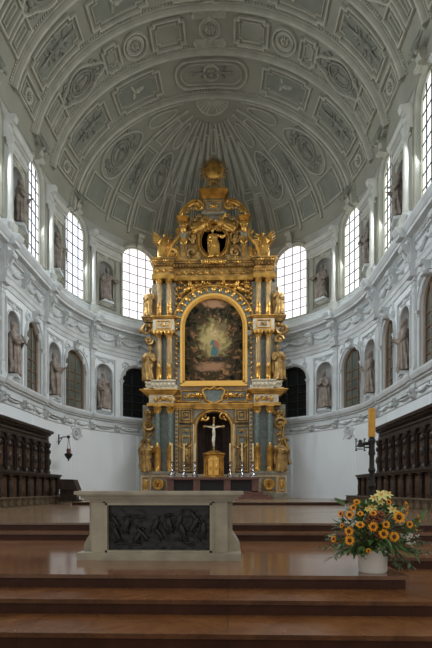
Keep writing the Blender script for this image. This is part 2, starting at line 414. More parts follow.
# ------------------------------------------------------------ floors and steps
z1, z2, z3 = .61, .93, 1.08
def stepbox(name, x0, x1, y0, y1, z0, z1_, m, rm=None, nose=.03, top=.045):
    mb = MB(); mb.box(x0, x1, y0, y1, z1_-top, z1_); t = mb.build(name, m, org=((x0+x1)/2, y0, z0)); struct(t)
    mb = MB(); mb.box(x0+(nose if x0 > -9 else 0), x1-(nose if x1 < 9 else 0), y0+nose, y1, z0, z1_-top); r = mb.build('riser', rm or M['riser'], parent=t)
    return t
mb = MB(); mb.box(-9.4, 9.4, 1.2, 3.6, -.1, 0); struct(mb.build('floor', M['step']))
stepbox('stair_step', -9.4, 9.4, 3.5, 4.3, 0, .13, M['step'])
stepbox('stair_step', -9.4, 9.4, 4.08, 4.9, .13, .29, M['step'])
stepbox('stair_step', -9.4, 9.4, 4.69, 7.0, .29, .45, M['step'])
stepbox('altar_platform', -3.03, 3.03, 5.23, 7.2, .45, .61, M['floor'])
stepbox('altar_platform', -9.4, 9.4, 6.62, 9.2, .45, .611, M['floor'])
stepbox('stair_step', -9.4, 9.4, 8.72, 9.6, z1, .77, M['floor'])
stepbox('floor', -9.4, 9.4, 9.14, 23.4, .77, z2, M['sfloor'])
stepbox('floor', -6.02, 6.02, 19.7, 23.3, z2, z3, M['sfloor'])
stepbox('floor', -9.4, 9.4, 23.2, 32, z2, z3-.001, M['sfloor'])

# ------------------------------------------------------------ walls
BU = [(-200, -187.5, -170, -163.5, -137), (-133.5, -121, -103.5, -97.5, -70.5), (-67, -54.5, -37, -31, -4.5), (-1, 8, 26, 32, 60), (A(28.7), A(33.4), A(40.7), A(45.7), A(61.5))]
BL = [(-201.5, -194, -177, -167, -142), (-135, -127.5, -110.5, -100.5, -75.5), (-68.5, -61, -44, -34, -9), (-2, 5.5, 25.5, 32, 59), (A(29.7), A(32), A(40.3), A(45.7), A(61.5))]
BAYS = BL
S0 = -215.0; SJ = A(31); SE = A(90)
LW = (72.5, 108); UW = (172, 230); LN = (73.8, 110); UN = (177, 209)
def mkops(B, N, Wn): return [(b[1], b[2], N, (b[2]-b[1])/2) for b in B]+[(b[3], b[4], Wn, 15) for b in B]
OL = mkops(BL, LN, LW); OU = mkops(BU, UN, UW)
def ztop(s, a, b, zs, rise):
    t = (s-(a+b)/2)/((b-a)/2); return zs+rise*math.sqrt(max(0, 1-t*t))
def breaks(s0, s1):
    bs = {s0, s1}
    for a, b, *_ in OL+OU:
        if a >= s0-.01 and b <= s1+.01:
            for k in range(17): bs.add((a+b)/2-(b-a)/2*math.cos(PI*k/16))
    s = s0
    while s < s1: bs.add(s); s += 4
    bs = sorted(bs); out = [bs[0]]
    for b in bs[1:]:
        if b-out[-1] > 1e-4: out.append(b)
    return out
def outline(a, b, zb, zs, rise, n=18):
    pts = [(a, zb), (a, (zb+zs)/2)]
    pts += [((a+b)/2-(b-a)/2*math.cos(PI*k/n), zs+rise*math.sin(PI*k/n)) for k in range(n+1)]
    pts += [(b, (zb+zs)/2), (b, zb)]
    return pts
def offset_outline(a, b, zb, zs, rise, d, foot=0): return outline(a-d, b+d, zb-foot, zs, rise+d)
ZT = 248
def shell(mb, side, s0, s1, up):
    bs = breaks(s0, s1)
    for i in range(len(bs)-1):
        p, q = bs[i], bs[i+1]; m = (p+q)/2
        for ops, z0, z1_, tgt in ((OL, -10.5, 170, mb), (OU, 170, ZT, up)):
            op = next((o for o in ops if o[0] < m < o[1]), None)
            if op:
                a, b, (zb, zs), r = op
                rg = [(z0, zb, z0, zb), (ztop(p, a, b, zs, r), z1_, ztop(q, a, b, zs, r), z1_)]
            else: rg = [(z0, (z0+z1_)/2, z0, (z0+z1_)/2), ((z0+z1_)/2, z1_, (z0+z1_)/2, z1_)]
            for a0, a1, c0, c1 in rg:
                tgt.add([WP(side, p, 0, a0), WP(side, q, 0, c0), WP(side, q, 0, c1), WP(side, p, 0, a1)], [(0, 1, 2, 3)])
def jamb(mb, side, pts, depth, floor=True):
    P = pts+[pts[0]] if floor else pts
    mb.grid([[WP(side, s, 0, z) for s, z in P], [WP(side, s, -depth, z) for s, z in P]])
walls = {}
for nm, secs in (('wall_left', [(-1, S0, SJ)]), ('wall_right', [(1, S0, SJ)]), ('wall_apse', [(-1, SJ, SE), (1, SJ, SE)])):
    mb = MB(); upm = MB()
    for side, a, b in secs:
        shell(mb, side, a, b, upm)
        for ops, tgt in ((OL, mb), (OU, upm)):
            for (p, q, (zb, zs), r) in ops:
                if p >= a and q <= b and r == 15: jamb(tgt, side, dens(outline(p, q, zb, zs, r), 4, True), 4)
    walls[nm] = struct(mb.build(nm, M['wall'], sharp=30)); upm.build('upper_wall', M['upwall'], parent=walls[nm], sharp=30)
# closing pieces at the nave end of the choir
def wall_of(side, s): return walls['wall_apse'] if s > SJ+.01 else walls['wall_left' if side < 0 else 'wall_right']

def runs(s0, s1, cuts=()):
    ss = []; s = s0
    while s < s1-1e-6: ss.append(s); s += 4
    ss.append(s1)
    for c in cuts:
        if s0 < c < s1: ss += [c-.02, c+.02]
    return sorted(set(ss))
def sweep(mb, side, s0, s1, prof, ress=4.0, rw=3.4, extra=(), B=None):
    cs = [b[0] for b in (B or BL)]; cuts = []
    zones = [(c-rw, c+rw) for c in cs]+list(extra)
    for a, b in zones: cuts += [a, b]
    rows = []
    for s in runs(s0, s1, cuts):
        o = ress if any(a <= s <= b for a, b in zones) else 0
        rows.append([WP(side, s, (f+o if f > 0 else 0), z) for f, z in prof])
    mb.grid(rows)
    mb.add(rows[0], [tuple(range(len(rows[0])))]); mb.add(rows[-1], [tuple(range(len(rows[0])))])
CORN = [(0,130),(.8,130),(.8,133.5),(1.5,134),(1.5,137),(2.3,138.3),(.4,138.8),(.4,149.5),(2.2,150),(2.2,152),(3.6,152.6),(3.6,153.4),(7,153.8),(7,155.6),(7.8,156.2),(9.4,158.6),(9.4,159.8),(0,161)]
ATT = [(0,161),(2.2,161),(2.2,163.2),(1.6,163.8),(1.6,167.2),(2.4,168),(2.4,169),(0,169.4)]
LEDGE = [(0,62),(.8,62.5),(1,64.9),(2.6,65.7),(2.6,66.5),(4,67.1),(5,69.3),(5,70.6),(0,71.2)]
STRING = [(0,55.4),(.5,55.6),(.7,56.2),(.5,56.9),(0,57.1)]
UENT = [(0,222.5),(1,222.5),(1,225),(1.7,225.5),(1.7,228.5),(.8,229),(.8,231),(2.4,231.6),(2.4,232.4),(4,233),(5,235.2),(5,236.6),(0,237.6)]
def part_run(name, prof, m='trim', **kw):
    for side in (-1, 1):
        for a, b in ((S0, SJ+3.41), (SJ+3.41, SE)):
            mb = MB(); sweep(mb, side, a, b, prof, **kw); mb.build(name, M[m], parent=wall_of(side, b-3.5 if b < SE else b), sharp=18)
part_run('cornice', CORN); part_run('attic_plinth', ATT); part_run('ledge', LEDGE, ress=1.2); part_run('string_course', STRING, ress=0)
# dentils under the cornice
for side in (-1, 1):
    for a, b in ((S0, SJ+3.4), (SJ+3.4, SE)):
        mb = MB(); s = a+1
        while s < b:
            if not any(abs(s-c[0]) < 4 for c in BAYS):
                v = [WP(side, s+ds, f, z) for ds in (-.45, .45) for f in (.7, 3.1) for z in (151, 152.7)]
                mb.add(v, [(0,1,3,2),(4,6,7,5),(0,4,5,1),(2,3,7,6),(0,2,6,4),(1,5,7,3)])
            s += 1.9
        mb.build('dentils', M['trim'], parent=wall_of(side, b-3.5 if b < SE else b))
# upper entablature pieces between the windows
for side in (-1, 1):
    prev = S0
    for i, (c, n0, n1, w0, w1) in enumerate(BU+[(0, 0, 0, SE, SE)]):
        a, b = prev, w0-1.6
        if i == 5: b = SE
        if b-a > 2:
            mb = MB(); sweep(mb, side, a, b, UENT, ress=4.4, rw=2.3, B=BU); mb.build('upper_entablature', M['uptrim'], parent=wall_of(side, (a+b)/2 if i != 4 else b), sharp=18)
        prev = w1+1.6

def frame_panel(side, s, r0, name='recess_panel'): pass
wn = [0]
def make_window(side, i, upper):
    c, n0, n1, w0, w1 = (BU if upper else BL)[i]; zb, zs = UW if upper else LW
    wn[0] += 1; dark = (i == 4 and not upper); mp = wmap(side)
    back = lambda s, z, off=-3.2: WP(side, s, off, z)
    # grille: the bars, frame and arch as one pattern
    g = MB(); r = .5 if upper else .75
    def bar(pts, rr, off=-3.0): g.tube([WP(side, s, off, z) for s, z in pts], rr*S, 6)
    fr_ = MB(); g, g0 = fr_, g
    bar(outline(w0+.4, w1-.4, zb+.4, zs, 14.6), .9 if upper else 1.3)
    bar([(w0, zb+.5), ((w0+w1)/2, zb+.5), (w1, zb+.5)], 1.0)
    g = g0
    nc = 4 if upper else 3
    for k in range(1, nc):
        s = w0+(w1-w0)*k/nc; bar([(s, zb), (s, (zb+zs)/2), (s, ztop(s, w0, w1, zs, 15)-.4)], .42 if upper else .55)
    rows = [zb+9.1*k for k in range(1, 8)] if upper else [zb+8*k for k in range(1, 5)]
    for z in rows:
        if z > zs:
            h = (w1-w0)/2*math.sqrt(max(0, 1-((z-zs)/15)**2)); a, b = (w0+w1)/2-h, (w0+w1)/2+h
        else: a, b = w0, w1
        bar([(a+(b-a)*k/4, z) for k in range(5)], .42 if upper else .5)
    lead = M['leadp'] if (upper and i == 4) else (M['lead'] if upper else (M['black'] if dark else M['frame']))
    w = g.build('window_%d' % wn[0], lead, org=WP(side, (w0+w1)/2, -3, zb)); struct(w)
    fr_.build('frame', M['cream'] if upper else lead, parent=w)
    p = MB(); n = 16
    lo = [WP(side, w0+(w1-w0)*k/n, -3.4, zb) for k in range(n+1)]; mid = [WP(side, w0+(w1-w0)*k/n, -3.4, zs) for k in range(n+1)]
    hi = [WP(side, w0+(w1-w0)*k/n, -3.4, ztop(w0+(w1-w0)*k/n, w0, w1, zs, 15)) for k in range(n+1)]
    p.grid([lo, mid, hi])
    gm = (M['skyB'] if i == 4 else M['skyL' if side < 0 else 'skyR']) if upper else (M['bglass'] if dark else M['dglass'])
    p.build('glass', gm, parent=w)
    # surround
    W = wall_of(side, w1)
    t = MB(); tm = 'vtrim' if upper else 'trim'
    bead(t, mp, dens(offset_outline(w0, w1, zb, zs, 15, 1.1), 4, False), 2.2*S, .09)
    bead(t, mp, dens(offset_outline(w0, w1, zb, zs, 15, 2.3), 4, False), .6*S, .14)
    t.build('window_surround', M[tm], parent=W)
    k = MB(); cs = (w0+w1)/2
    if not upper:
        for s in (w0-1.6, w1+1.6):
            v = lambda s0_, s1_, f, z0_, z1_: k.add([WP(side, s_, f_, z_) for s_ in (s0_, s1_) for f_ in (0, f) for z_ in (z0_, z1_)], [(0,1,3,2),(4,6,7,5),(0,4,5,1),(2,3,7,6),(0,2,6,4),(1,5,7,3)])
            v(s-1.7, s+1.7, 2, zs-2.4, zs-1.4); v(s-1.3, s+1.3, 1.6, zs-4, zs-2.4); v(s-2, s+2, 2.4, zs-1.4, zs-.4)
        k.build('impost', M[tm], parent=W); k = MB()
    # keystone console
    F = Fr(mp, cs, zs+15+2, swap=False)
    up = Vector((0, 0, 1)); n = F.n; a_ = up.cross(n).normalized()
    m3 = Matrix((a_, n, up)).transposed().to_4x4(); m3.translation = F.p
    sc = 1.0 if upper else .75
    pts = [(0, -.25), (.32, -.2), (.26, .05), (.38, .3), (.5, .5), (0, .5)]
    k.prism([(x*sc, z*sc) for x, z in pts], -.16*sc, .16*sc, m3 @ Matrix.Rotation(PI/2, 4, 'Z'))
    for zz, rr in ((-.14, .1), (.4, .13)):
        k.tube([m3 @ Vector((x*sc, (.32 if zz < 0 else .42)*sc, zz*sc)) for x in (-.2, .2)], rr*sc, 8)
    kk = k.build('keystone', M[tm], parent=W)
    if upper and i < 4:
        h = MB(); q = lambda x, y, z: m3 @ Vector((x, y, z))
        h.ball(q(0, .5, .42), .13, .13, .16)
        for sx in (-1, 1):
            for j, an in enumerate((20, 48, 72)):
                L = .72-.1*j; h.tube([q(0, .45, .3), q(sx*L*.5*math.cos(rad(an)), .5, .3+L*.55*math.sin(rad(an))), q(sx*L*math.cos(rad(an)), .42, .3+L*math.sin(rad(an))*1.25)], [.09, .1, .015], 6, flat=.5)
        h.build('winged_head', M['vfield'], parent=W)
for side in (-1, 1):
    for i in range(5):
        make_window(side, i, True); make_window(side, i, False)

# niches
def make_niche(side, i, upper):
    c, n0, n1, w0, w1 = (BU if upper else BL)[i]; zb, zs = UN if upper else LN; r = (n1-n0)/2; cs = (n0+n1)/2; W = wall_of(side, n1); mp = wmap(side)
    t = MB(); rows = []
    for z in (zb, (zb+zs)/2, zs): rows.append([WP(side, cs-r*math.cos(PI*k/16), -r*math.sin(PI*k/16), z) for k in range(17)])
    for j in range(1, 9):
        el = PI/2*j/8
        row = []
        for k in range(49):
            fl = 1-.07*abs(math.sin(k*PI/48*9))*min(1, (8-j)/3)*(j > 0)
            row.append(WP(side, cs-r*math.cos(PI*k/48)*math.cos(el)*1, -r*math.sin(PI*k/48)*math.cos(el)*fl, zs+r*math.sin(el)))
        if j == 1: rows2 = [[WP(side, cs-r*math.cos(PI*k/48), -r*math.sin(PI*k/48), zs) for k in range(49)]]
        rows2.append(row)
    t.grid(rows); t.grid(rows2)
    t.add([WP(side, cs-r*math.cos(PI*k/16), -r*math.sin(PI*k/16), zb) for k in range(17)], [tuple(range(17))])
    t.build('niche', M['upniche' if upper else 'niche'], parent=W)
    tm = 'vtrim' if upper else 'trim'
    f = MB()
    bead(f, mp, dens(offset_outline(n0, n1, zb, zs, r, .6), 4, False), 1.1*S, .07)
    bead(f, mp, rect(n0-2.6, n1+2.6, zb-2.2, zs+r+5, 4), .9*S, .10, True)
    bead(f, mp, rect(n0-3.6, n1+3.6, zb-3.2, zs+r+6.4, 4), .5*S, .06, True)
    f.build('niche_frame', M[tm], parent=W)
    # projecting foot
    k = MB(); rows = []
    for z, e in ((zb-2.4, .55), (zb-1.2, .75), (zb-.9, .95), (zb+.3, 1.0)):
        rows.append([WP(side, cs-r*e*math.cos(PI*q/10), 3.4*e*math.sin(PI*q/10), z) for q in range(11)])
    k.grid(rows); k.add(rows[-1], [tuple(range(11))]); k.build('niche_shelf', M[tm], parent=W)
    o = MB()
    if not upper:
        for s in (n0-1, n1+1):
            F = Fr(mp, s, zs+r+2); f_leaf(o, F, 0, 0, .3, rad(90), .6, .06)
    F = Fr(mp, cs, zs+r+3.4); f_blob(o, F, 0, 0, .22, .14, .1)
    for sx in (-1, 1): f_leaf(o, F, sx*.12, 0, .4, rad(90-sx*90), .35, .06)
    o.build('niche_crest', M[tm], parent=W)
for side in (-1, 1):
    for i in range(5):
        make_niche(side, i, True); make_niche(side, i, False)

def sbox(mb, side, s0, s1, f0, f1, za, zb):
    mb.add([WP(side, s_, f_, z_) for s_ in (s0, s1) for f_ in (f0, f1) for z_ in (za, zb)], [(0,1,3,2),(4,6,7,5),(0,4,5,1),(2,3,7,6),(0,2,6,4),(1,5,7,3)])
# columns, pilasters, consoles, garlands
for side in (-1, 1):
    mp = wmap(side)
    for i, (c, n0, n1, w0, w1) in enumerate(BAYS):
        W = wall_of(side, c)
        cu = BU[i][0]; p = WP(side, cu, 5.4, 0)
        k = MB(); prof = [(2.5,168),(2.7,169),(2.5,170.2),(2.0,170.8),(2.2,171.6),(2.0,172.2),(1.75,173),(1.7,190),(1.55,215),(1.75,216),(1.55,216.6),(1.6,218),(2.6,222),(2.8,222.6)]
        k.lathe([(r*S, Z(h)) for r, h in prof], (p.x, p.y, 0), 16)
        sbox(k, side, cu-2.8, cu+2.8, 0, 9, 161, 168)
        k.build('column', M['uptrim'], parent=W)
        k = MB(); sbox(k, side, c-2.2, c+2.2, 0, 1.6, 71, 127.5); sbox(k, side, c-2.8, c+2.8, 0, 2.2, 127.5, 130); sbox(k, side, c-2.8, c+2.8, 0, 2.4, 71, 75)
        sbox(k, side, c-2.6, c+2.6, 0, 2.0, 124.6, 125.4)
        bead(k, lambda u, v: (WP(side, u, 1.6, v), mp(u, v)[1]), rect(c-1.4, c+1.4, 82, 121, 6), .04, .03, True)
        k.build('pilaster', M['trim'], parent=W)
        # consoles in the frieze and under the ledge
        def console(name, s, zt, zb_, wd, out):
            kk = MB(); n = mp(s, zt)[1]; a_ = Vector((0,0,1)).cross(n).normalized(); b = WP(side, s, 0, zt); H = (zt-zb_)*S
            m = Matrix((n, a_, Vector((0,0,1)))).transposed().to_4x4(); m.translation = b
            kk.prism([(0,0),(out,0),(out*.98,-.25*H),(out*.6,-.5*H),(out*.62,-.8*H),(out*.3,-H),(0,-H)], -wd/2, wd/2, m)
            for t_, r_, o_ in ((-.18, .17, .86), (-.72, .12, .52)):
                kk.tube([m @ Vector((o_*out, y, t_*H)) for y in (-wd*.6, wd*.6)], r_*H, 8)
            kk.tube([m @ Vector((out*(.9-.3*q/4), 0, -H*(.35+.12*q))) for q in range(5)], [.03,.06,.07,.05,.02], 6)
            kk.build(name, M['trim'], parent=W)
        console('console', c, 150, 138, .3, .58)
        for s in ((n1+w0)/2, ): console('console', s, 150, 138, .3, .42)
        console('ledge_bracket', c, 62, 55.8, .26, .3); console('ledge_bracket', (n1+w0)/2, 62, 56.4, .26, .28)
        sbox2 = MB(); sbox(sbox2, side, n0-.5, n1+.5, 0, 2.6, 60, 62.2); sbox2.build('bracket_block', M['trim'], parent=W)
        # garlands of the frieze and of the ledge
        def garland(s0, s1, z, drop, r, name):
            g = MB(); n = 18; pts = []; rs = []
            for q in range(n+1):
                t = q/n; s = s0+(s1-s0)*t; zz = z-drop*math.sin(PI*t); pts.append(WP(side, s, 1.2, zz)); rs.append(r*(.55+.6*math.sin(PI*t)+.25*rnd.random()))
            g.tube(pts, rs, 7)
            for s in (s0, s1):
                F = Fr(mp, s, z); q_ = 1 if drop > 3 else .6; f_scroll(g, F, 0, .02, .16*q_, 1, 1.2, .04*q_); f_leaf(g, F, 0, 0, .4*q_, -PI/2, .3, .07*q_)
            F = Fr(mp, (s0+s1)/2, z-drop*.2)
            f_blob(g, F, 0, 0, .16*q_, .14*q_, .1*q_); f_leaf(g, F, .1, 0, .4*q_, rad(20), .3, .06*q_); f_leaf(g, F, -.1, 0, .4*q_, rad(160), .3, .06*q_)
            g.build(name, M['trim'], parent=wall_of(side, s0))
        m_ = (n1+w0)/2
        garland(c+4.5, m_-2.5, 146.5, 3.6, .085, 'garland'); garland(m_+2.5, (w0+w1)/2+1, 146.5, 3.6, .085, 'garland'); garland((w0+w1)/2+1, (BAYS[i+1][0]-4.5) if i < 4 else w1+6, 146.5, 3.6, .085, 'garland')
        garland(c+3, m_-3, 60.5, 1.8, .04, 'ledge_garland'); garland(m_+3, (w0+w1)/2, 60.5, 1.8, .04, 'ledge_garland'); garland((w0+w1)/2, w1+(4 if i < 4 else 6), 60.5, 1.8, .04, 'ledge_garland')
        # spandrel reliefs beside the lower window arches, recessed panels beside the upper ones
        g = MB()
        for s, sg in ((w0+2.5, 1), (w1-2.5, -1)):
            F = Fr(mp, s, 122.5); f_scroll(g, F, 0, 0, .28, sg, 1.2, .06); f_leaf(g, F, 0, -.15, .5, -PI/2, .35, .08); f_leaf(g, F, 0, .1, .3, PI/2, .35, .06)
        g.build('spandrel_relief', M['trim'], parent=wall_of(side, w0))
    # stucco consecration rosette on the plain wall
for side, px, py in ((-1, 76.5, 433), (1, 349, 432)):
    mp = wmap(side); best = None
    for k in range(0, 600):
        s = -60+k*.4; p = WP(side, s, 0, 55); 
        v = p-Vector((CAMX, 0, EYE)); d = v.y*math.cos(PSI)-v.x*math.sin(PSI); u = v.x*math.cos(PSI)+v.y*math.sin(PSI)
        x = 216+450*u/d
        if best is None or abs(x-px) < best[0]: best = (abs(x-px), s, d)
    s = best[1]; zz = (490-py)*best[2]/450/S
    g = MB(); F = Fr(mp, s, zz); o_rosette(g, F, .33); f_leaf(g, F, -.3, .1, .4, rad(130), .3, .05); f_leaf(g, F, .3, .1, .4, rad(50), .3, .05); f_leaf(g, F, -.3, 0, .35, rad(210), .3, .05); f_leaf(g, F, .3, 0, .35, rad(-30), .3, .05)
    g.build('wall_rosette', M['trim'], parent=wall_of(side, s))

# ------------------------------------------------------------ vault
GF[0] = 1.5
Y0 = 140
mb = MB(); qs = math.degrees(math.asin(math.sqrt(1-(9/109)**2)))
rows = []
for j in range(14):
    Y = Y0+(DC-Y0)*j/13; rows.append([vb(-qs+2*qs*k/72, Y) for k in range(73)])
mb.grid(rows); rows = []
for j in range(61):
    phi = -90+180*j/60; row = []
    for k in range(25):
        t = math.sin(rad(qs*k/24)); x = R*t*math.sin(rad(phi)); y = DC+R*t*math.cos(rad(phi)); row.append(Vector((x*S, y*S, Z(zv(x, y)))))
    rows.append(row)
mb.grid(rows)
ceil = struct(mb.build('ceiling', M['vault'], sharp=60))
def clamp(q, Y): return q
# transverse ribs
RIBS = [188, 221.5, 254.5, 288, 321.5, 354.5, 388.5]
def qmax(Y): return 78 if Y <= 289 else (80 if Y < 360 else 86)
for Y in RIBS:
    mb = MB(); Q = qmax(Y)
    bead(mb, VB, [(-Q+2*Q*k/90, Y) for k in range(91)], .24, .17)
    for d in (-2.6, 2.6): bead(mb, VB, [(-Q+2*Q*k/90, Y+d) for k in range(91)], .07, .07)
    # rope of small beads along one edge
    for k in range(150):
        q = -Q+2*Q*k/149; p, n = VB(q, Y-3.8); mb.ball(p+n*.02, .055, .055, .055, 5, 4)
    mb.build('vault_rib', M['vtrim'], parent=ceil)
def vpanel(q0, q1, a, b, notch=0, m='vtrim', fill=True):
    mb = MB(); ny = 2.2
    bead(mb, VB, rect(q0, q1, a, b, 3, notch, 2.2 if notch else 0), .13, .10, True)
    bead(mb, VB, rect(q0+1.6, q1-1.6, a+3.4, b-3.4, 3, notch*.8, 2 if notch else 0), .06, .06, True)
    o = mb.build('panel_moulding', M[m], parent=ceil)
    if fill:
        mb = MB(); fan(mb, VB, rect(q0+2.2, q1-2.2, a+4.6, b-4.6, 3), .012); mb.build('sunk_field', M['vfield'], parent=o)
    return o
def orn(fn, mp, u, v, name, *args, **kw):
    mb = MB(); F = Fr(mp, u, v, **kw); fn(mb, F, *args)
    return mb.build(name, M['vorn' if name in ('cartouche', 'trophy', 'foliage_relief') else 'vtrim'], parent=ceil)
bandsA = [(258.5, 284), (325.5, 350.5)]; bandsC = [(225.5, 250.5), (292, 317.5), (358.5, 384.5)]
bandsA.append((192, 217))
for a, b in bandsA:
    c = (a+b)/2
    for sg in (-1, 1):
        vpanel(*sorted((sg*8.5, sg*20)), a+2, b-2, 1.4, fill=False)
        mb = MB(); bead(mb, VB, oval(sg*26, c, 4.3, 9.6), .13, .1, True); mb.build('roundel', M['vtrim'], parent=ceil)
        orn(o_rosette, VB, sg*26, c, 'rosette', .42)
        vpanel(*sorted((sg*32, sg*38.5)), a+3, b-3, 1.2, fill=False)
        mb = MB(); bead(mb, VB, [(sg*(49.5+10*math.cos(t)*(1+.1*math.cos(4*t))), c+9.8*math.sin(t)*(1+.12*math.cos(4*t))) for t in [2*PI*k/44 for k in range(44)]], .12, .1, True)
        mb.build('cartouche_moulding', M['vtrim'], parent=ceil)
        orn(o_cartouche, VB, sg*49.5, c, 'cartouche', 1.5, 2.7, swap=True, cb=1/17)
        for q0, q1, y0, y1 in ((60, 70, a+1.5, c-1.5), (60, 70, c+1.5, b-1.5)): vpanel(*sorted((sg*q0, sg*q1)), y0, y1)
    orn(o_rosette, VB, 0, c, 'rosette', .5); orn(o_shell, VB, 0, c-6, 'shell', .75, -1) if False else None
    for d, sg2 in ((-8.5, 1), (8.5, -1)):
        mb = MB(); F = Fr(VB, 0, c+d); s = 1 if F.b.y > 0 else -1; o_shell(mb, F, .8, s*sg2*-1); mb.build('shell', M['vtrim'], parent=ceil)
for a, b in bandsC:
    c = (a+b)/2; inner = a > 350
    if inner:
        mb = MB()
        for w, q, y in ((.13, 13.5, 10.6), (.07, 11.5, 8)):
            pts = [( (q-4.5)*(1 if math.cos(t) > 0 else -1)*(abs(math.cos(t)) > .02)+4.5*math.cos(t), c+y*math.sin(t)) for t in [2*PI*(k+.5)/40 for k in range(40)]]
            bead(mb, VB, dens(pts, 3), w, .1, True)
        mb.build('oval_moulding', M['vtrim'], parent=ceil)
        orn(o_trophy, VB, 0, c, 'foliage_relief', .8, 2.6, swap=True); orn(o_rosette, VB, 0, c, 'rosette', .4)
    else:
        vpanel(-13, 13, a+1.5, b-1.5, 2)
        orn(o_rosette, VB, 0, c, 'rosette', .45)
    for sg in (-1, 1):
        vpanel(*sorted((sg*19.5, sg*39)), a+2, b-2, 2.4)
        mb = MB(); F = Fr(VB, sg*29, c, swap=True); f_figure(mb, F, 0, 0, .8, .12, True); mb.build('cherub_relief', M['vtrim'], parent=ceil)
        vpanel(*sorted((sg*43.5, sg*66)), a+2, b-2, 2.4)
        orn(o_trophy, VB, sg*54.5, c, 'trophy', 1.3, 2.7, swap=True, cb=1/17)
        vpanel(*sorted((sg*69, sg*76.5)), a+1.5, b-1.5); orn(o_rosette, VB, sg*72.8, c, 'rosette', .26)
# radiating gores of the apse
sh = MB(); F = Fr(VB, 0, PY); s = 1 if F.b.y > 0 else -1; o_shell(sh, F, .95, s); sh.build('shell', M['vtrim'], parent=ceil)
edges = [0, 7, 17, 25, 34, 42, 59, 72, 89]
for sg in (-1, 1):
    for e in edges[1:]:
        mb = MB()
        for d, w in ((-.55, .06), (0, .15), (.55, .06)):
            pts = [(sg*(e+d*(22/(12+a))), a) for a in [12+(68)*k/26 for k in range(27)]]; bead(mb, VG, pts, w, .1 if w > .1 else .06)
        mb.build('gore_rib', M['vtrim'], parent=ceil)
def gpanel(p0, p1, a0, a1, rnd_=False, fill=True):
    mb = MB(); c = (p0+p1)/2
    if rnd_:
        pts = [(c+(p1-p0)/2*math.cos(t), (a0+a1)/2+(a1-a0)/2*math.sin(t)*(1 if abs(math.sin(t)) < .8 else 1)) for t in [2*PI*k/30 for k in range(30)]]
    else: pts = rect(p0, p1, a0, a1, 4)
    bead(mb, VG, pts, .11, .09, True); o = mb.build('panel_moulding', M['vtrim'], parent=ceil)
    if fill:
        mb = MB(); q = [(c+(x-c)*.72, (a0+a1)/2+(y-(a0+a1)/2)*.88) for x, y in pts]; bead(mb, VG, q, .05, .06, True); mb.build('inner_moulding', M['vtrim'], parent=o)
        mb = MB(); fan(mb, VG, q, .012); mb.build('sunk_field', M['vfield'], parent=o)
gpanel(-4.5, 4.5, 30, 55, True); gpanel(-5, 5, 59, 76); gpanel(-3.5, 3.5, 15, 27, fill=False)
for sg in (-1, 1):
    P = lambda a, b, *c, **k: gpanel(*sorted((sg*a, sg*b)), *c, **k)
    P(9, 15, 18, 52); P(9, 15, 56, 77)
    P(18.5, 23.5, 22, 50, rnd_=True); P(18.5, 23.5, 54, 77)
    P(26.5, 32.5, 20, 50); P(26.5, 32.5, 54, 77)
    P(35.5, 40.5, 24, 48, rnd_=True); P(35.5, 40.5, 52, 76)
    for c, hw, a0 in ((50.5, 6.8, 46), (80.5, 7, 48)):
        P(c-5, c+5, 16, 30, rnd_=True, fill=False); P(c-6, c+6, 63, 76)
        orn(o_cartouche, VG, sg*c, a0, 'cartouche', 1.45, 2.7, cb=1/17)
        mb = MB(); bead(mb, VG, [(sg*(c+hw*math.cos(t)), a0+13.5*math.sin(t)) for t in [2*PI*k/40 for k in range(40)]], .12, .1, True); mb.build('cartouche_moulding', M['vtrim'], parent=ceil)
    P(61, 70, 36, 62); P(61, 70, 65, 76); P(62, 69, 18, 32, fill=False)
    orn(o_trophy, VG, sg*65.5, 49, 'trophy', 1.0, 2.2, cb=1/17)
GF[0] = 1.0
# dark air holes
for q, Y in ((-47.5, 287.5+0), (30, 0), (-41, 355), (41, 355)):
    if Y:
        mb = MB(); p, n = VB(q, Y+1.4); F = Fr(VB, q, Y+1.4); mb.ball(p+n*.02, .11, .11, .03, 10, 6, F.mat()); mb.build('air_hole', M['black'], parent=ceil)
for ph in (-17+3.5, 17-3.5):
    p, n = VG(ph*1.6, 56); F = Fr(VG, ph*1.6, 56); mb = MB(); mb.ball(p+n*.02, .11, .11, .03, 10, 6, F.mat()); mb.build('air_hole', M['black'], parent=ceil)
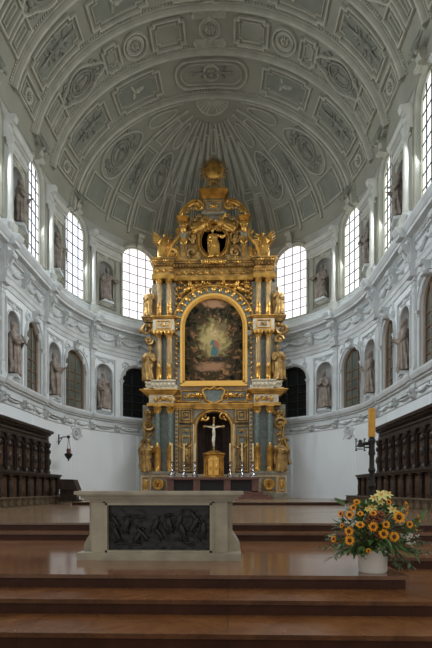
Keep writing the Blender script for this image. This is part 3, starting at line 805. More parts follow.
# ------------------------------------------------------------ figures
def remesh_obj(mb, name, m, parent, vox=.03, sm=2, world=True):
    o = mb.build('tmp', m, parent=parent)
    r = o.modifiers.new('r', 'REMESH'); r.mode = 'VOXEL'; r.voxel_size = vox; r.use_smooth_shade = True
    s_ = o.modifiers.new('s', 'SMOOTH'); s_.factor = .3; s_.iterations = 1
    dg = bpy.context.evaluated_depsgraph_get(); me = bpy.data.meshes.new_from_object(o.evaluated_get(dg)); me.name = name
    nm = o.name; bpy.data.objects.remove(o)
    n = bpy.data.objects.new(name, me); col.objects.link(n); n.parent = parent; ORG[n.name] = ORG[parent.name]
    if not me.materials: me.materials.append(m)
    for p in me.polygons: p.use_smooth = True
    return n
def figure_mb(O, H=2.0, sway=.06, armL=((.32,-.05,1.28),(.30,-.28,1.42)), armR=((-.34,-.05,1.2),(-.18,-.3,1.15)), turn=0, beard=True, seat=False, seed=1, headtilt=(0,0), hair=True):
    """draped standing figure facing -Y, feet at O"""
    k = H/1.9; mb = MB(); T = Matrix.Translation(Vector(O)) @ Matrix.Rotation(turn, 4, 'Z') @ Matrix.Scale(k, 4)
    rr = random.Random(seed)
    ln = lambda z: (sway*math.sin(z*2.6), -.03*math.sin(z*1.8), 0)
    mb.lathe([(.02,.04),(.30,.05),(.285,.15),(.25,.4),(.235,.65),(.24,.85),(.225,1.0),(.19,1.14),(.2,1.25),(.225,1.38),(.2,1.46),(.11,1.53),(.058,1.57),(.055,1.68),(.01,1.7)], seg=40, sx=1.2, sy=.84, fold=.26, nf=9+seed % 3, M=T, lean=ln)
    hx = ln(1.75)[0]+headtilt[0]
    mb.ball(T @ Vector((hx, -.035, 1.77)), .088*k, .1*k, .125*k, 14, 10)
    mb.ball(T @ Vector((hx, -.13, 1.765)), .02*k, .035*k, .03*k, 8, 6)     # nose
    mb.ball(T @ Vector((hx, -.105, 1.815)), .07*k, .03*k, .018*k, 8, 6)    # brow
    if hair: mb.ball(T @ Vector((hx, .01, 1.8)), .108*k, .115*k, .11*k, 10, 8); mb.ball(T @ Vector((hx, .05, 1.70)), .07*k, .05*k, .09*k, 10, 8)
    if beard: mb.ball(T @ Vector((hx, -.09, 1.66)), .06*k, .05*k, .09*k, 8, 6)
    for sx, arm in ((1, armL), (-1, armR)):
        sh = Vector((sx*.2+ln(1.45)[0], -.01, 1.45)); el = Vector(arm[0]); ha = Vector(arm[1]); wr = el+(ha-el)*.86
        mb.tube([T @ p for p in (sh-Vector((sx*.05,0,0)), sh, (sh+el)/2, el, (el+wr)/2, wr)], [.1*k,.11*k,.095*k,.085*k,.075*k,.045*k], 10)
        d = (ha-wr).normalized()
        mb.ball(T @ (wr+d*.05), .04*k, .04*k, .05*k, 8, 6)
        sd = d.cross(Vector((0,0,1))); sd = sd.normalized() if sd.length > .1 else Vector((1,0,0))
        for q in range(4):
            o = sd*(.028*(q-1.5)); mb.tube([T @ (wr+d*.07+o), T @ (wr+d*.13+o*1.1), T @ (wr+d*.17+o+Vector((0,0,-.015)))], [.017*k,.015*k,.011*k], 6)
        mb.tube([T @ (wr+d*.03+sd*.035*sx), T @ (wr+d*.08+sd*.06*sx)], [.017*k,.012*k], 6)
        # sleeve fall
        mb.tube([T @ el, T @ (el+(wr-el)*.5+Vector((0,0,-.14))), T @ (wr+Vector((0,0,-.06)))], [.08*k,.06*k,.04*k], 8)
    # cloak folds slung across the body
    for q in range(5):
        a = .24-.03*q; z = 1.38-.11*q
        mb.tube([T @ Vector((-.2, -.1, z)), T @ Vector((-.05, -.2, z-.12)), T @ Vector((.14, -.19, z-.16-.03*q)), T @ Vector((.25, -.08, z-.1))], [.03*k,.05*k,.05*k,.03*k], 7)
    for q in range(5):
        x = -.18+.085*q+rr.uniform(-.02, .02)
        mb.tube([T @ Vector((x*.8, -.15, .95)), T @ Vector((x+rr.uniform(-.04,.04), -.18, .55)), T @ Vector((x*1.25, -.2, .1))], [.03*k,.045*k,.04*k], 7)
    mb.tube([T @ Vector((-.24,.05,1.4)), T @ Vector((-.33,.04,1.0)), T @ Vector((-.3,.03,.5)), T @ Vector((-.26,.02,.15))], [.06*k,.08*k,.07*k,.03*k], 8)
    mb.ball(T @ Vector((.1,-.2,.05)), .055*k, .12*k, .045*k); mb.ball(T @ Vector((-.12,-.17,.05)), .055*k, .11*k, .045*k)
    return mb
def wings_mb(O, k, turn=0, spread=1.0, up=.5):
    out = []
    for sx in (-1, 1):
        mb = MB(); T = Matrix.Translation(Vector(O)) @ Matrix.Rotation(turn, 4, 'Z') @ Matrix.Scale(k, 4)
        for j in range(8):
            L = (.95-.075*j)*spread; an = rad(48*up*2-13*j)
            p0 = Vector((sx*.09, .12, 1.42-.03*j)); p1 = p0+Vector((sx*L*.5*math.cos(an), .1, L*.5*math.sin(an)+.06)); p2 = p0+Vector((sx*L*math.cos(an-.15), .05, L*math.sin(an-.15)))
            mb.tube([T @ p0, T @ p1, T @ p2], [.06*k,.085*k,.02*k], 7, flat=.4)
        out.append(mb)
    return out
UPP = {}
def cross_staff(T, x, y, z0, z1_, th=.02, cross=True):
    mb = MB(); mb.tube([T @ Vector((x, y, z0)), T @ Vector((x*1.12, y-.03, z1_))], th, 6)
    if cross: mb.tube([T @ Vector((x*1.12-.16, y-.03, z1_-.2)), T @ Vector((x*1.12+.16, y-.03, z1_-.2))], th, 6)
    return mb
LABS = {
 (-1,2,1): ('tan stone saint standing in the highest niche at the left edge, beside the near window', 'x'),
 (-1,3,1): ('stone saint with a staff in the upper left niche between the two tall side windows', 'staff'),
 (-1,4,1): ('stone saint with outstretched arm in the upper left niche next to the back window', 'arm'),
 (1,2,1): ('stone saint in a wide mantle in the highest niche at the right edge', 'x'),
 (1,3,1): ('slim stone saint holding a book in the upper right niche between the tall side windows', 'book'),
 (1,4,1): ('stone saint reaching out in the upper right niche next to the back window', 'arm'),
 (-1,2,0): ('stone apostle reading a book in the lower niche at the left edge', 'book'),
 (-1,3,0): ('stone apostle holding his hands out in the lower left niche between two brown windows', 'x'),
 (-1,4,0): ('stone apostle with crossed drapery in the lower left niche beside the dark window', 'knee'),
 (1,2,0): ('large bearded stone apostle with a staff in the lower right niche nearest the viewer', 'staff'),
 (1,3,0): ('stone apostle with a short staff in the lower right niche between two brown windows', 'staff'),
 (1,4,0): ('stone apostle with bowed head in the lower right niche beside the dark window', 'book')}
ARMS = {'x': (((.36,-.06,1.22),(.34,-.36,1.35)), ((-.34,-.1,1.2),(-.2,-.36,1.22))),
        'staff': (((.34,-.05,1.22),(.42,-.33,1.3)), ((-.33,-.08,1.18),(-.1,-.3,1.1))),
        'arm': (((.42,-.08,1.35),(.72,-.26,1.3)), ((-.33,-.06,1.15),(-.16,-.3,1.05))),
        'book': (((.33,-.08,1.16),(.1,-.32,1.2)), ((-.33,-.1,1.2),(-.12,-.33,1.25))),
        'knee': (((.33,-.08,1.16),(.05,-.32,1.3)), ((-.35,-.06,1.15),(-.26,-.33,.95)))}
seed = 1
for key in sorted(LABS):
    side, i, up = key; lab, kind = LABS[key]; c, n0, n1, w0, w1 = (BU if up else BL)[i]; zb = (UN if up else LN)[0]; cs = (n0+n1)/2; seed += 1
    base = WP(side, cs, 1.6 if up else .3, zb+.3); n = wmap(side)(cs, zb)[1]
    turn = math.atan2(-n.x, n.y)+PI         # local -Y points along n
    turn = math.atan2(n.y, n.x)+PI/2
    # turned a little towards the nave
    turn += side*-.25 if i < 4 else 0
    org = base
    t = thing('saint_statue', lab, 'statue', org, group='saints in the upper niches' if up else 'apostles in the lower niches')
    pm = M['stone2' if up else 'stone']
    pl = MB(); H = .16
    pl.box(-.36, .36, -.26, .3, 0, H-.04, Matrix.Translation(org) @ Matrix.Rotation(turn, 4, 'Z')); pl.box(-.32, .32, -.24, .28, H-.045, H, Matrix.Translation(org) @ Matrix.Rotation(turn, 4, 'Z'))
    pl.build('plinth', M['trim'], parent=t)
    O = org+Vector((0, 0, H-.03)); hh = 2.1 if up else 2.32
    aL, aR = ARMS[kind]
    if side > 0: aL, aR = tuple((-x, y, z) for x, y, z in aR), tuple((-x, y, z) for x, y, z in aL)
    fig = figure_mb(O, hh, sway=.07*(-1)**seed, armL=aL, armR=aR, turn=turn, seed=seed, headtilt=(.04*(-1)**seed, 0))
    remesh_obj(fig, 'figure', pm, t, .026, 1)
    T = Matrix.Translation(O) @ Matrix.Rotation(turn, 4, 'Z') @ Matrix.Scale(hh/1.9, 4)
    if kind == 'staff':
        x = .42 if side < 0 else -.42
        s_ = MB(); s_.tube([T @ Vector((x*1.15, -.38, .35)), T @ Vector((x, -.33, 1.25)), T @ Vector((x*.95, -.3, 1.75 if up else 1.4))], .024, 6); s_.build('staff', pm, parent=t)
    if kind == 'book':
        b = MB(); b.box(-.13, .13, -.03, .03, -.17, .17, T @ Matrix.Translation((0, -.36, 1.28)) @ Matrix.Rotation(-.5, 4, 'X')); b.build('book', pm, parent=t)
    

# ------------------------------------------------------------ foreground altar
AX0, AX1, AYF, AYB = -1.21, 1.17, 6.28, 7.35
alt = thing('altar_table', 'pale limestone altar block with a black relief panel on the front platform', 'altar', (-.02, 6.8, .61))
mb = MB(); mb.box(-1.18, 1.13, 6.27, 7.40, .61, .715); mb.build('base', M['mensa'], parent=alt)
mb = MB()
for z0_, z1_, o in ((1.44,1.475,.03),(1.475,1.51,.07),(1.51,1.535,.11),(1.535,1.585,.14)):
    mb.box(-1.06-o, 1.02+o, 6.35-o, 7.3+o, z0_, z1_)
mb.build('mensa', M['mensa'], parent=alt)
mb = MB()
# body with a recess for the relief
px0, px1, pz0, pz1 = -.765, .69, .745, 1.385
mb.box(-1.0, px0, 6.36, 7.28, .715, 1.44); mb.box(px1, .94, 6.36, 7.28, .715, 1.44); mb.box(px0, px1, 6.36, 7.28, .715, pz0); mb.box(-1.07, 1.01, 6.5, 7.2, .715, 1.44); mb.box(px0, px1, 6.36, 7.28, pz1, 1.44); mb.box(px0, px1, 6.44, 7.28, pz0, pz1)
mb.build('body', M['mensa'], parent=alt)
mb = MB()
for d, w_ in ((.0, .03), (.03, .018)):
    for a in ((px0-.03-d, px0-d, pz0-.03-d, pz1+.03+d), (px1+d, px1+.03+d, pz0-.03-d, pz1+.03+d)): mb.box(a[0], a[1], 6.36-w_, 6.37, a[2], a[3])
    mb.box(px0-.03-d, px1+.03+d, 6.36-w_, 6.37, pz0-.03-d, pz0-d); mb.box(px0-.03-d, px1+.03+d, 6.36-w_, 6.37, pz1+d, pz1+.03+d)
mb.build('moulding', M['mensa'], parent=alt)
mb = MB()
for sx, x0_, x1_ in ((-1, -1.06, -1.17), (1, 1.0, 1.12)):
    mb = MB(); mb.prism([(x0_, .71), (x1_, .71), (x1_, .80), (x0_+sx*.07, .88), (x0_, .99)], 6.55, 7.2)
    mb.build('flared_foot', M['mensa'], parent=alt)
mb = MB()
rows = []; nx, nz = 60, 26
for j in range(nz+1):
    rows.append([Vector((px0+(px1-px0)*i/nx, 6.42-.012*noise.noise(Vector((i*.35, j*.35, 3))), pz0+(pz1-pz0)*j/nz)) for i in range(nx+1)])
mb.grid(rows)
rr = random.Random(5)
def relfig(x, z, h, lean, arm):
    c, s_ = math.cos(lean), math.sin(lean); q = lambda a, b, d=.03: Vector((x+a*c-b*s_, 6.425-d, z+a*s_+b*c))
    mb.tube([q(0,0,.02), q(.01,h*.3,.035), q(0,h*.55,.04), q(0,h*.75,.035)], [h*.13,h*.15,h*.14,h*.06], 8); mb.ball(q(0,h*.86,.05), h*.075,h*.07,h*.09,8,6)
    mb.tube([q(-h*.05,h*.3), q(-h*.16,h*.12,.045), q(-h*.1,-h*.12)], [h*.08,h*.07,h*.04], 6); mb.tube([q(h*.05,h*.3), q(h*.14,h*.1,.05), q(h*.18,-h*.1)], [h*.06,h*.05,h*.03], 6)
    mb.tube([q(h*.06,h*.68), q(h*.22,h*.6+arm*h*.1,.06), q(h*.34,h*.6+arm*h*.3,.05)], [h*.04,h*.035,h*.02], 6); mb.tube([q(-h*.06,h*.68), q(-h*.2,h*.55,.06), q(-h*.26,h*.62-arm*h*.2,.05)], [h*.04,h*.035,h*.02], 6)
for x, z, h, l, a in ((-.62,.88,.26,.3,.8),(-.52,1.0,.27,-.2,-.3),(-.63,1.08,.22,.5,.4),(-.38,.87,.24,-.6,.2),(-.42,1.16,.16,1.2,.5),(-.22,.9,.26,.7,.9),(-.12,1.02,.25,-.4,.1),(-.25,1.2,.14,1.4,.2),(.0,.9,.22,.5,.6),(.12,1.0,.28,.1,-.5),(.22,1.06,.27,-.3,.6),(.32,.9,.3,.2,.9),(.42,1.02,.28,-.5,-.2),(.5,1.12,.24,.4,.5),(.58,.92,.3,-.1,.8),(-.55,.83,.14,1.5,.3),(.05,1.22,.13,-1.2,.3),(.45,.84,.15,1.5,.2)): relfig(x, z, h, l, a)
mb.tube([(.36,6.41,1.08),(.55,6.39,.86)], .012, 6); mb.tube([(-.05,6.41,1.2),(.1,6.39,.9)], .01, 6); mb.tube([(-.7,6.41,.84),(-.3,6.4,.82)], .015, 6)
rp = mb.build('relief_panel', M['bronze'], parent=alt); rp['label'] = 'black cast relief of crowded figures'

# ------------------------------------------------------------ choir stalls
def stalls(side, yb, ys, yp, label):
    X = lambda x, *a: side*x
    t = thing('choir_stall', label, 'choir stall', (side*113*S, 270*S, z2))
    def bx(mb, x0, x1, y0, y1, za, zb_): mb.box(min(side*x0, side*x1)*S, max(side*x0, side*x1)*S, y0*S, y1*S, za, zb_)
    YN = 178.0
    mb = MB(); bx(mb, 108, 124, YN, yp, z2, 1.31); bx(mb, 107.4, 124, YN, yp+.6, 1.28, 1.33); bx(mb, 107.5, 109, YN, yp+.5, z2, z2+.05)
    mb.build('plinth', M['woodl'], parent=t)
    y = yp-1
    while y > YN+8:
        mb = MB()
        for a, b, c, d in ((y-7.2, y-6.6, 1.0, 1.24), (y-.6, y, 1.0, 1.24), (y-7.2, y, 1.0, 1.03), (y-7.2, y, 1.21, 1.24)): bx(mb, 107.5, 108.2, a, b, c, d)
        mb.build('plinth_panel', M['woodl'], parent=t); y -= 8.2
    # seat row front: half columns, panels and arm ledge
    mb = MB(); bx(mb, 114.4, 117, YN, ys, 1.33, 2.2); mb.build('seat_screen', M['wood2'], parent=t)
    mb = MB(); bx(mb, 110.6, 118, YN, ys+1, 2.26, 2.34); bx(mb, 111.4, 118, YN, ys+.5, 2.19, 2.26); mb.build('arm_rail', M['wood'], parent=t)
    y = ys-1
    proto = None
    while y > YN:
        mb = MB(); cx = side*113*S
        mb.lathe([(.10,1.33),(.10,1.40),(.06,1.42),(.075,1.5),(.085,1.75),(.06,1.98),(.09,2.02),(.055,2.06),(.12,2.16),(.12,2.2)], (cx, y*S, 0), 12)
        bx(mb, 113, 115, y-1.1, y+1.1, 1.33, 2.2); mb.build('seat_post', M['wood'], parent=t)
        mb = MB(); bx(mb, 113.9, 114.5, y-10, y-2.2, 1.45, 2.12); bx(mb, 113.6, 114.2, y-8.6, y-3.6, 1.55, 2.02); mb.build('seat_panel', M['wood2'], parent=t)
        y -= 12.2
    # high back
    mb = MB(); bx(mb, 121, 124, YN, yb, 1.33, 4.2); mb.build('back_board', M['wood'], parent=t)
    mb = MB()
    prof = [(121,3.86),(120,3.88),(120,3.98),(120.4,4.0),(120.4,4.2),(119,4.24),(118.6,4.3),(116.8,4.34),(116.4,4.45),(124,4.47)]
    rows = [[Vector((side*x*S, yy*S, z)) for x, z in prof] for yy in (YN, yb+2.5)]; mb.grid(rows); mb.add(rows[1], [tuple(range(len(prof)))])
    y = yb
    while y > YN:
        bx(mb, 117.8, 120, y-.5, y+.5, 4.25, 4.33); mb.ball((side*120.2*S, (y-2)*S, 4.1), .05, .09, .06, 8, 5); y -= 2.0
    mb.build('cornice', M['wood'], parent=t)
    y = yb-1
    while y > YN:
        cx = side*119.4*S
        mb = MB(); mb.lathe([(.10,2.34),(.10,2.5),(.07,2.54),(.08,2.7),(.10,2.95),(.06,3.1),(.075,3.3),(.055,3.6),(.10,3.64),(.13,3.78),(.13,3.86)], (cx, y*S, 0), 12)
        mb.ball((cx-side*.05, y*S, 3.45), .09, .09, .12, 8, 6); mb.ball((cx-side*.05, y*S, 2.95), .10, .1, .18, 8, 6); bx(mb, 119.6, 121, y-1.6, y+1.6, 2.34, 3.86)
        mb.build('back_column', M['wood'], parent=t)
        mb = MB(); n = 12; c = y-6.1; r = 3.5
        inn = [((c-r)*S, 2.5)]+[((c-r*math.cos(PI*k/n))*S, 3.45+r*S*math.sin(PI*k/n)) for k in range(n+1)]+[((c+r)*S, 2.5)]
        out = [((c-r-.7)*S, 2.5)]+[((c-(r+.7)*math.cos(PI*k/n))*S, 3.45+(r+.7)*S*math.sin(PI*k/n)) for k in range(n+1)]+[((c+r+.7)*S, 2.5)]
        b2 = MB(); b2.band(inn, out, 0, .09)
        mb.add([Vector((side*(120.9*S)-side*p.y, p.x, p.z)) for p in b2.v], b2.f)
        bx(mb, 120.3, 121, c-4.3, c+4.3, 2.36, 2.48); mb.ball((side*120.6*S, c*S, 3.5), .05, .16, .12, 8, 6)
        for q in range(5): mb.tube([(side*120.7*S, c*S, 3.45), (side*120.5*S, (c+3.2*math.cos(PI*(q+.5)/5))*S, 3.45+3.2*S*math.sin(PI*(q+.5)/5))], .02, 5)
        mb.build('back_arch', M['wood'], parent=t)
        mb = MB(); bx(mb, 120.6, 121.1, c-2.6, c+2.6, 2.6, 3.35); mb.build('back_panel', M['wood2'], parent=t)
        y -= 12.2
    return t
stalls(-1, 331, 333, 346, 'dark carved oak choir stalls with tall arched back along the left wall')
stalls(1, 319, 344, 361, 'dark carved oak choir stalls with tall arched back along the right wall')

# ------------------------------------------------------------ lectern and hanging lamp on the left
p = at(69, 503, 20.6); p.z = z3
lt = thing('reading_desk', 'low dark wooden reading desk beside the end of the left stalls', 'lectern', p)
mb = MB(); mb.box(p.x-.42, p.x+.5, p.y-.25, p.y+.25, z3, z3+.08); mb.build('foot', M['wood'], parent=lt)
mb = MB(); mb.box(p.x-.36, p.x+.4, p.y-.18, p.y+.2, z3+.08, z3+.55); mb.build('body', M['wood'], parent=lt)
mb = MB(); mb.prism([(p.x-.42, z3+.55), (p.x+.5, z3+.5), (p.x+.30, z3+1.0), (p.x-.42, z3+1.02)], p.y-.3, p.y+.3); mb.build('sloping_desk', M['wood'], parent=lt)
def wall_at(side, px, py):
    best = None
    for k in range(0, 900):
        s = -60+k*.25; q = WP(side, s, 0, 55); v = q-Vector((CAMX, 0, EYE)); d = v.y*math.cos(PSI)-v.x*math.sin(PSI); u = v.x*math.cos(PSI)+v.y*math.sin(PSI)
        x = 216+450*u/d
        if best is None or abs(x-px) < best[0]: best = (abs(x-px), s, d, q)
    return best[3], (490-py)*best[2]/450+EYE, best[1]
q, zz, s_ = wall_at(-1, 58.5, 439); q.z = zz
n = wmap(-1)(s_, 55)[1]; hook = at(68.5, 438, q.y-.55); hook.z = zz+.05
lp = thing('hanging_lamp', 'small dark sanctuary lamp hanging from an iron bracket on the left wall', 'lamp', q)
mb = MB(); mb.tube([q+Vector((0,0,-.3)), q+Vector((0,0,.25))], .05, 8); mb.tube([q, q.lerp(hook, .5)+Vector((0,0,.06)), hook], .03, 8); mb.tube([q+Vector((0,0,-.25)), q.lerp(hook,.35)], .02, 6); mb.ball(hook, .09); mb.build('bracket', M['iron'], parent=lp)
c = hook.copy(); L = at(68.5, 455, c.y).z
mb = MB()
for a in range(3):
    dx = .13*math.cos(a*2.1+.3); dy = .13*math.sin(a*2.1+.3); mb.tube([c, (c.x+dx, c.y+dy, L+.1)], .012, 5)
mb.build('chain', M['iron'], parent=lp)
mb = MB(); mb.lathe([(.02,-.32),(.05,-.28),(.03,-.24),(.12,-.16),(.2,-.02),(.21,.05),(.15,.08),(.15,.1),(.02,.1)], (c.x, c.y, L), 14); mb.build('bowl', M['iron'], parent=lp)
mb = MB(); mb.lathe([(.01,.08),(.09,.1),(.11,.25),(.08,.34),(.01,.34)], (c.x, c.y, L), 12); mb.build('red_glass', M['lampred'], parent=lp)

# ------------------------------------------------------------ paschal candle
cp = at(371.8, 520, 7.0); cx, cy = cp.x, 7.0; zt = at(371, 437, cy).z
st = thing('candle_stand', 'tall black turned candle stand with iron side arm behind the sunflowers', 'candle stand', (cx, cy, .611))
mb = MB(); prof = [(.2,.611),(.2,.66),(.14,.70),(.07,.78),(.05,.95),(.09,1.0),(.05,1.06),(.04,1.3),(.10,1.36),(.11,1.42),(.06,1.48),(.045,1.6),(.085,1.66),(.06,1.72),(.05,1.86),(.08,1.9),(.055,1.95),(.05,2.12),(.075,2.16),(.06,2.22),(.06,zt-.12),(.085,zt-.06),(.06,zt-.02),(.05,zt)]
mb.lathe([(r*.72, z) for r, z in prof], (cx, cy, 0), 16); mb.build('shaft', M['iron'], parent=st)
mb = MB(); za = at(360, 444.5, cy).z
P = lambda px, py: at(px, py, cy)
mb.tube([P(371, 444), P(366, 443.5), P(361, 444)], [.02,.03,.02], 8); mb.tube([P(371, 447), P(366, 447.5), P(360, 445.5)], .012, 6)
g = P(360.3, 444.3); mb.lathe([(.02,-.045),(.06,-.035),(.045,0),(.03,.03),(.02,.07)], g, 10)
for px in (356, 364.5):
    mb.tube([P(px, 451), P(px, 438.5)], .008, 6)
    for py in (439, 450.5): mb.tube([P(px-1, py), P(px+1.2, py)], .008, 6)
for py in (441, 449): mb.tube([P(356, py), P(364.5, py)], .007, 6)
mb.build('iron_arm', M['iron'], parent=st)
cd = MB(); ct = at(371, 408.5, cy).z; cd.lathe([(.001,zt),(.053,zt),(.053,zt+.2),(.053,ct-.01),(.048,ct),(.001,ct)], (cx, cy, 0), 20)
pc = cd.build('candle', M['candle'], org=(cx, cy, zt)); tag(pc, 'thick ochre beeswax candle standing on the black stand', 'candle')
wk = MB(); wk.tube([(cx, cy, ct-.01), (cx+.004, cy, ct+.02)], .004, 5); wk.build('wick', M['iron'], parent=pc)

# ------------------------------------------------------------ bouquet
py_ = 5.52; pp = at(377, 573, 5.36); bxx = pp.x
pot = thing('flower_pot', 'white glazed ceramic pot at the right corner of the front platform', 'flower pot', (bxx, py_, .61))
mb = MB(); mb.lathe([(.001,.61),(.155,.61),(.165,.63),(.172,.80),(.176,.86),(.182,.865),(.182,.885),(.165,.885),(.16,.85),(.15,.64),(.001,.64)], (bxx, py_, 0), 40); mb.build('body', M['pot'], parent=pot)
mb = MB(); mb.lathe([(.001,.80),(.158,.80),(.158,.84),(.001,.845)], (bxx, py_, 0), 20); mb.build('soil', M['disc'], parent=pot)
C = Vector((bxx, py_, .88))
def leaf(mb, p, d, L, w, droop=.3, up=Vector((0,0,1))):
    d = d.normalized(); sd = d.cross(up); sd = sd.normalized() if sd.length > .05 else Vector((1,0,0)); nn = sd.cross(d); rows = []
    for i in range(5):
        t = i/4; ww = w*math.sin(PI*min(1, t*.9+.08))**.8; c = p+d*L*t-Vector((0,0,1))*droop*L*t*t
        rows.append([c-sd*ww/2+nn*.12*ww, c, c+sd*ww/2+nn*.12*ww])
    mb.grid(rows)
def sphere_dir(a, e): return Vector((math.cos(e)*math.sin(a), -math.cos(e)*math.cos(a), math.sin(e)))
mb = MB(); rr = random.Random(11)
for k in range(620):
    a = rr.uniform(-PI, PI); e = rr.uniform(-.25, 1.3); rd = rr.uniform(.12, 1)**.5
    D = sphere_dir(a, e); p = C+Vector((D.x*.50*rd, D.y*.33*rd, .08+D.z*.50*rd))
    leaf(mb, p, D+Vector((rr.uniform(-.6,.6), rr.uniform(-.6,.6), rr.uniform(-.5,.4))), rr.uniform(.07,.15), rr.uniform(.035,.07))
fo = mb.build('foliage', M['leaf'], org=C); tag(fo, 'dense dark green leaves filling the bouquet in the white pot', 'foliage', kind='stuff')
mb = MB()
ends = [((-.66,-.1,.02),.0),((-.6,-.15,-.12),1),((-.5,-.2,-.05),1),((-.55,.0,.12),1),((.6,-.1,.1),1),((.72,0,.06),1),((.5,-.2,-.02),1),((.35,-.25,-.12),1),((.28,-.22,-.22),1),((.68,-.1,-.05),1),((-.35,-.25,-.02),1),((-.2,-.28,-.05),1),((.2,-.25,-.15),1),((.62,.1,.22),1),((-.4,.1,.3),1),((.42,-.15,-.2),1)]
for (e, _) in ends:
    E = C+Vector(e); m1 = C.lerp(E, .5)+Vector((0,0,.12)); n = 10
    pts = [C*(1-t)**2+m1*2*t*(1-t)+E*t*t for t in [i/n for i in range(n+1)]]; mb.tube(pts, .004, 5)
    for i in range(2, n+1):
        for q in range(3):
            leaf(mb, pts[i]+Vector((rr.uniform(-.01,.01),)*3), Vector((rr.uniform(-1,1), rr.uniform(-1,.3), rr.uniform(-.8,.6))), rr.uniform(.035,.06), rr.uniform(.022,.035))
tg = mb.build('trailing_greenery', M['euca'], org=C); tag(tg, 'loose grey-green trailing sprigs spilling over the rim of the white pot', 'foliage', kind='stuff')
mb = MB()
for px, py, qx, qy, w_ in ((400,545,425,510,.09),(398,548,420,552,.07),(345,505,335,498,.05)):
    a = at(px, py, 5.45); b = at(qx, qy, 5.45); leaf(mb, a, b-a, (b-a).length*1.1, w_, .05, Vector((0,-1,.2)))
bl = mb.build('broad_leaves', M['leaf'], org=C); tag(bl, 'long broad green leaves sticking out of the right of the bouquet', 'foliage')
FL = [(46,143,13,'s','sunflower at the far left edge of the bouquet, upper one'),(83,147,16,'f','sunflower right of the upper left edge bloom'),(113,93,13,'u','topmost sunflower on the left side of the bouquet'),
 (100,117,14,'s','sunflower just under the topmost left bloom, seen side on'),(128,143,12,'u','small sunflower left of the russet florets'),(128,190,16,'u','yellow sunflower below the left of the russet florets'),
 (80,217,17,'f','sunflower in the lower left group, upper of two'),(83,256,18,'f','lowest dark-eyed sunflower on the left, above the pot rim'),(16,250,14,'s','lone sunflower at the far left tip of the bouquet, facing sideways'),
 (183,140,14,'u','sunflower just under the cream lilies'),(183,198,18,'f','sunflower in the middle, below the russet florets'),(237,188,15,'f','small sunflower right of the russet florets'),
 (227,228,19,'f','sunflower directly above the pot, left of the last two'),(272,240,19,'f','sunflower above the right rim of the pot'),(292,158,24,'f','largest sunflower, right of the centre of the bouquet'),
 (248,93,13,'s','sunflower beside the lily at the top of the bouquet'),(323,107,15,'s','highest sunflower on the right side, facing right'),(322,133,13,'s','sunflower right under the highest right bloom'),
 (337,188,14,'f','small dark-eyed sunflower at the right below the largest one'),(375,163,16,'s','sunflower at the right edge of the bouquet, facing right'),(362,203,14,'s','sunflower low on the right edge, seen side on'),
 (50,193,10,'s','small half-hidden sunflower on the left edge'),(163,300,11,'u','small orange sunflower lying over the pot rim')]
def sunflower(px, py, rp, kind, lab):
    x = 330+px/4.235; y = 480+py/4.235
    dn = ((x-374)/52, (y-535)/42); Y = 5.5-.33*math.sqrt(max(0.05, 1-min(1, dn[0]**2+dn[1]**2)))
    p = at(x, y, Y); r = 1.22*rp/4.235*Y/450
    D = (p-(C+Vector((0,0,.05)))).normalized()
    face = {'f': Vector((D.x*.35, -1, .15)), 'u': Vector((D.x*.4, -1, .9)), 's': Vector((D.x*1.6, -.75, .35))}[kind].normalized()
    t = thing('sunflower', lab, 'flower', p, group='sunflowers of the bouquet')
    sd = face.cross(Vector((0,0,1))).normalized(); up = sd.cross(face)
    Rm = Matrix((sd, up, face)).transposed()
    q = lambda a, rr_, h: p+Rm @ Vector((rr_*math.cos(a), rr_*math.sin(a), h))
    mb = MB()
    for lay, n, r1, hh in ((0, 15, 1.0, .12), (1, 13, .86, .22)):
        for k in range(n):
            a = 2*PI*(k+.5*lay)/n+rr.uniform(-.08, .08); w_ = PI/n*1.05; R1 = r*r1*rr.uniform(.9, 1.08)
            mb.grid([[q(a-w_*.6, r*.38, 0), q(a, r*.38, .004), q(a+w_*.6, r*.38, 0)], [q(a-w_*.8, R1*.7, hh*r), q(a, R1*.7, hh*r-.004), q(a+w_*.8, R1*.7, hh*r)], [q(a-.02, R1, hh*r*.7), q(a, R1*1.04, hh*r*.7), q(a+.02, R1, hh*r*.7)]])
    mb.build('petals', M['petal'], parent=t)
    mb = MB(); mb.lathe([(.001, .16*r+.006), (r*.2, .18*r+.006), (r*.34, .12*r+.004), (r*.40, 0), (r*.3, -.1*r), (.001, -.12*r)], (0,0,0), 14); mb.v = [p+Rm @ v for v in mb.v]; mb.build('seed_disc', M['disc'], parent=t)
    mb = MB(); mb.tube([p-face*.1*r, p-face*.05, p.lerp(C, .5)+Vector((0,.02,.02)), C-Vector((0,0,.02))], .0065, 6); mb.build('stem', M['stem'], parent=t)
for f in FL: sunflower(*f)
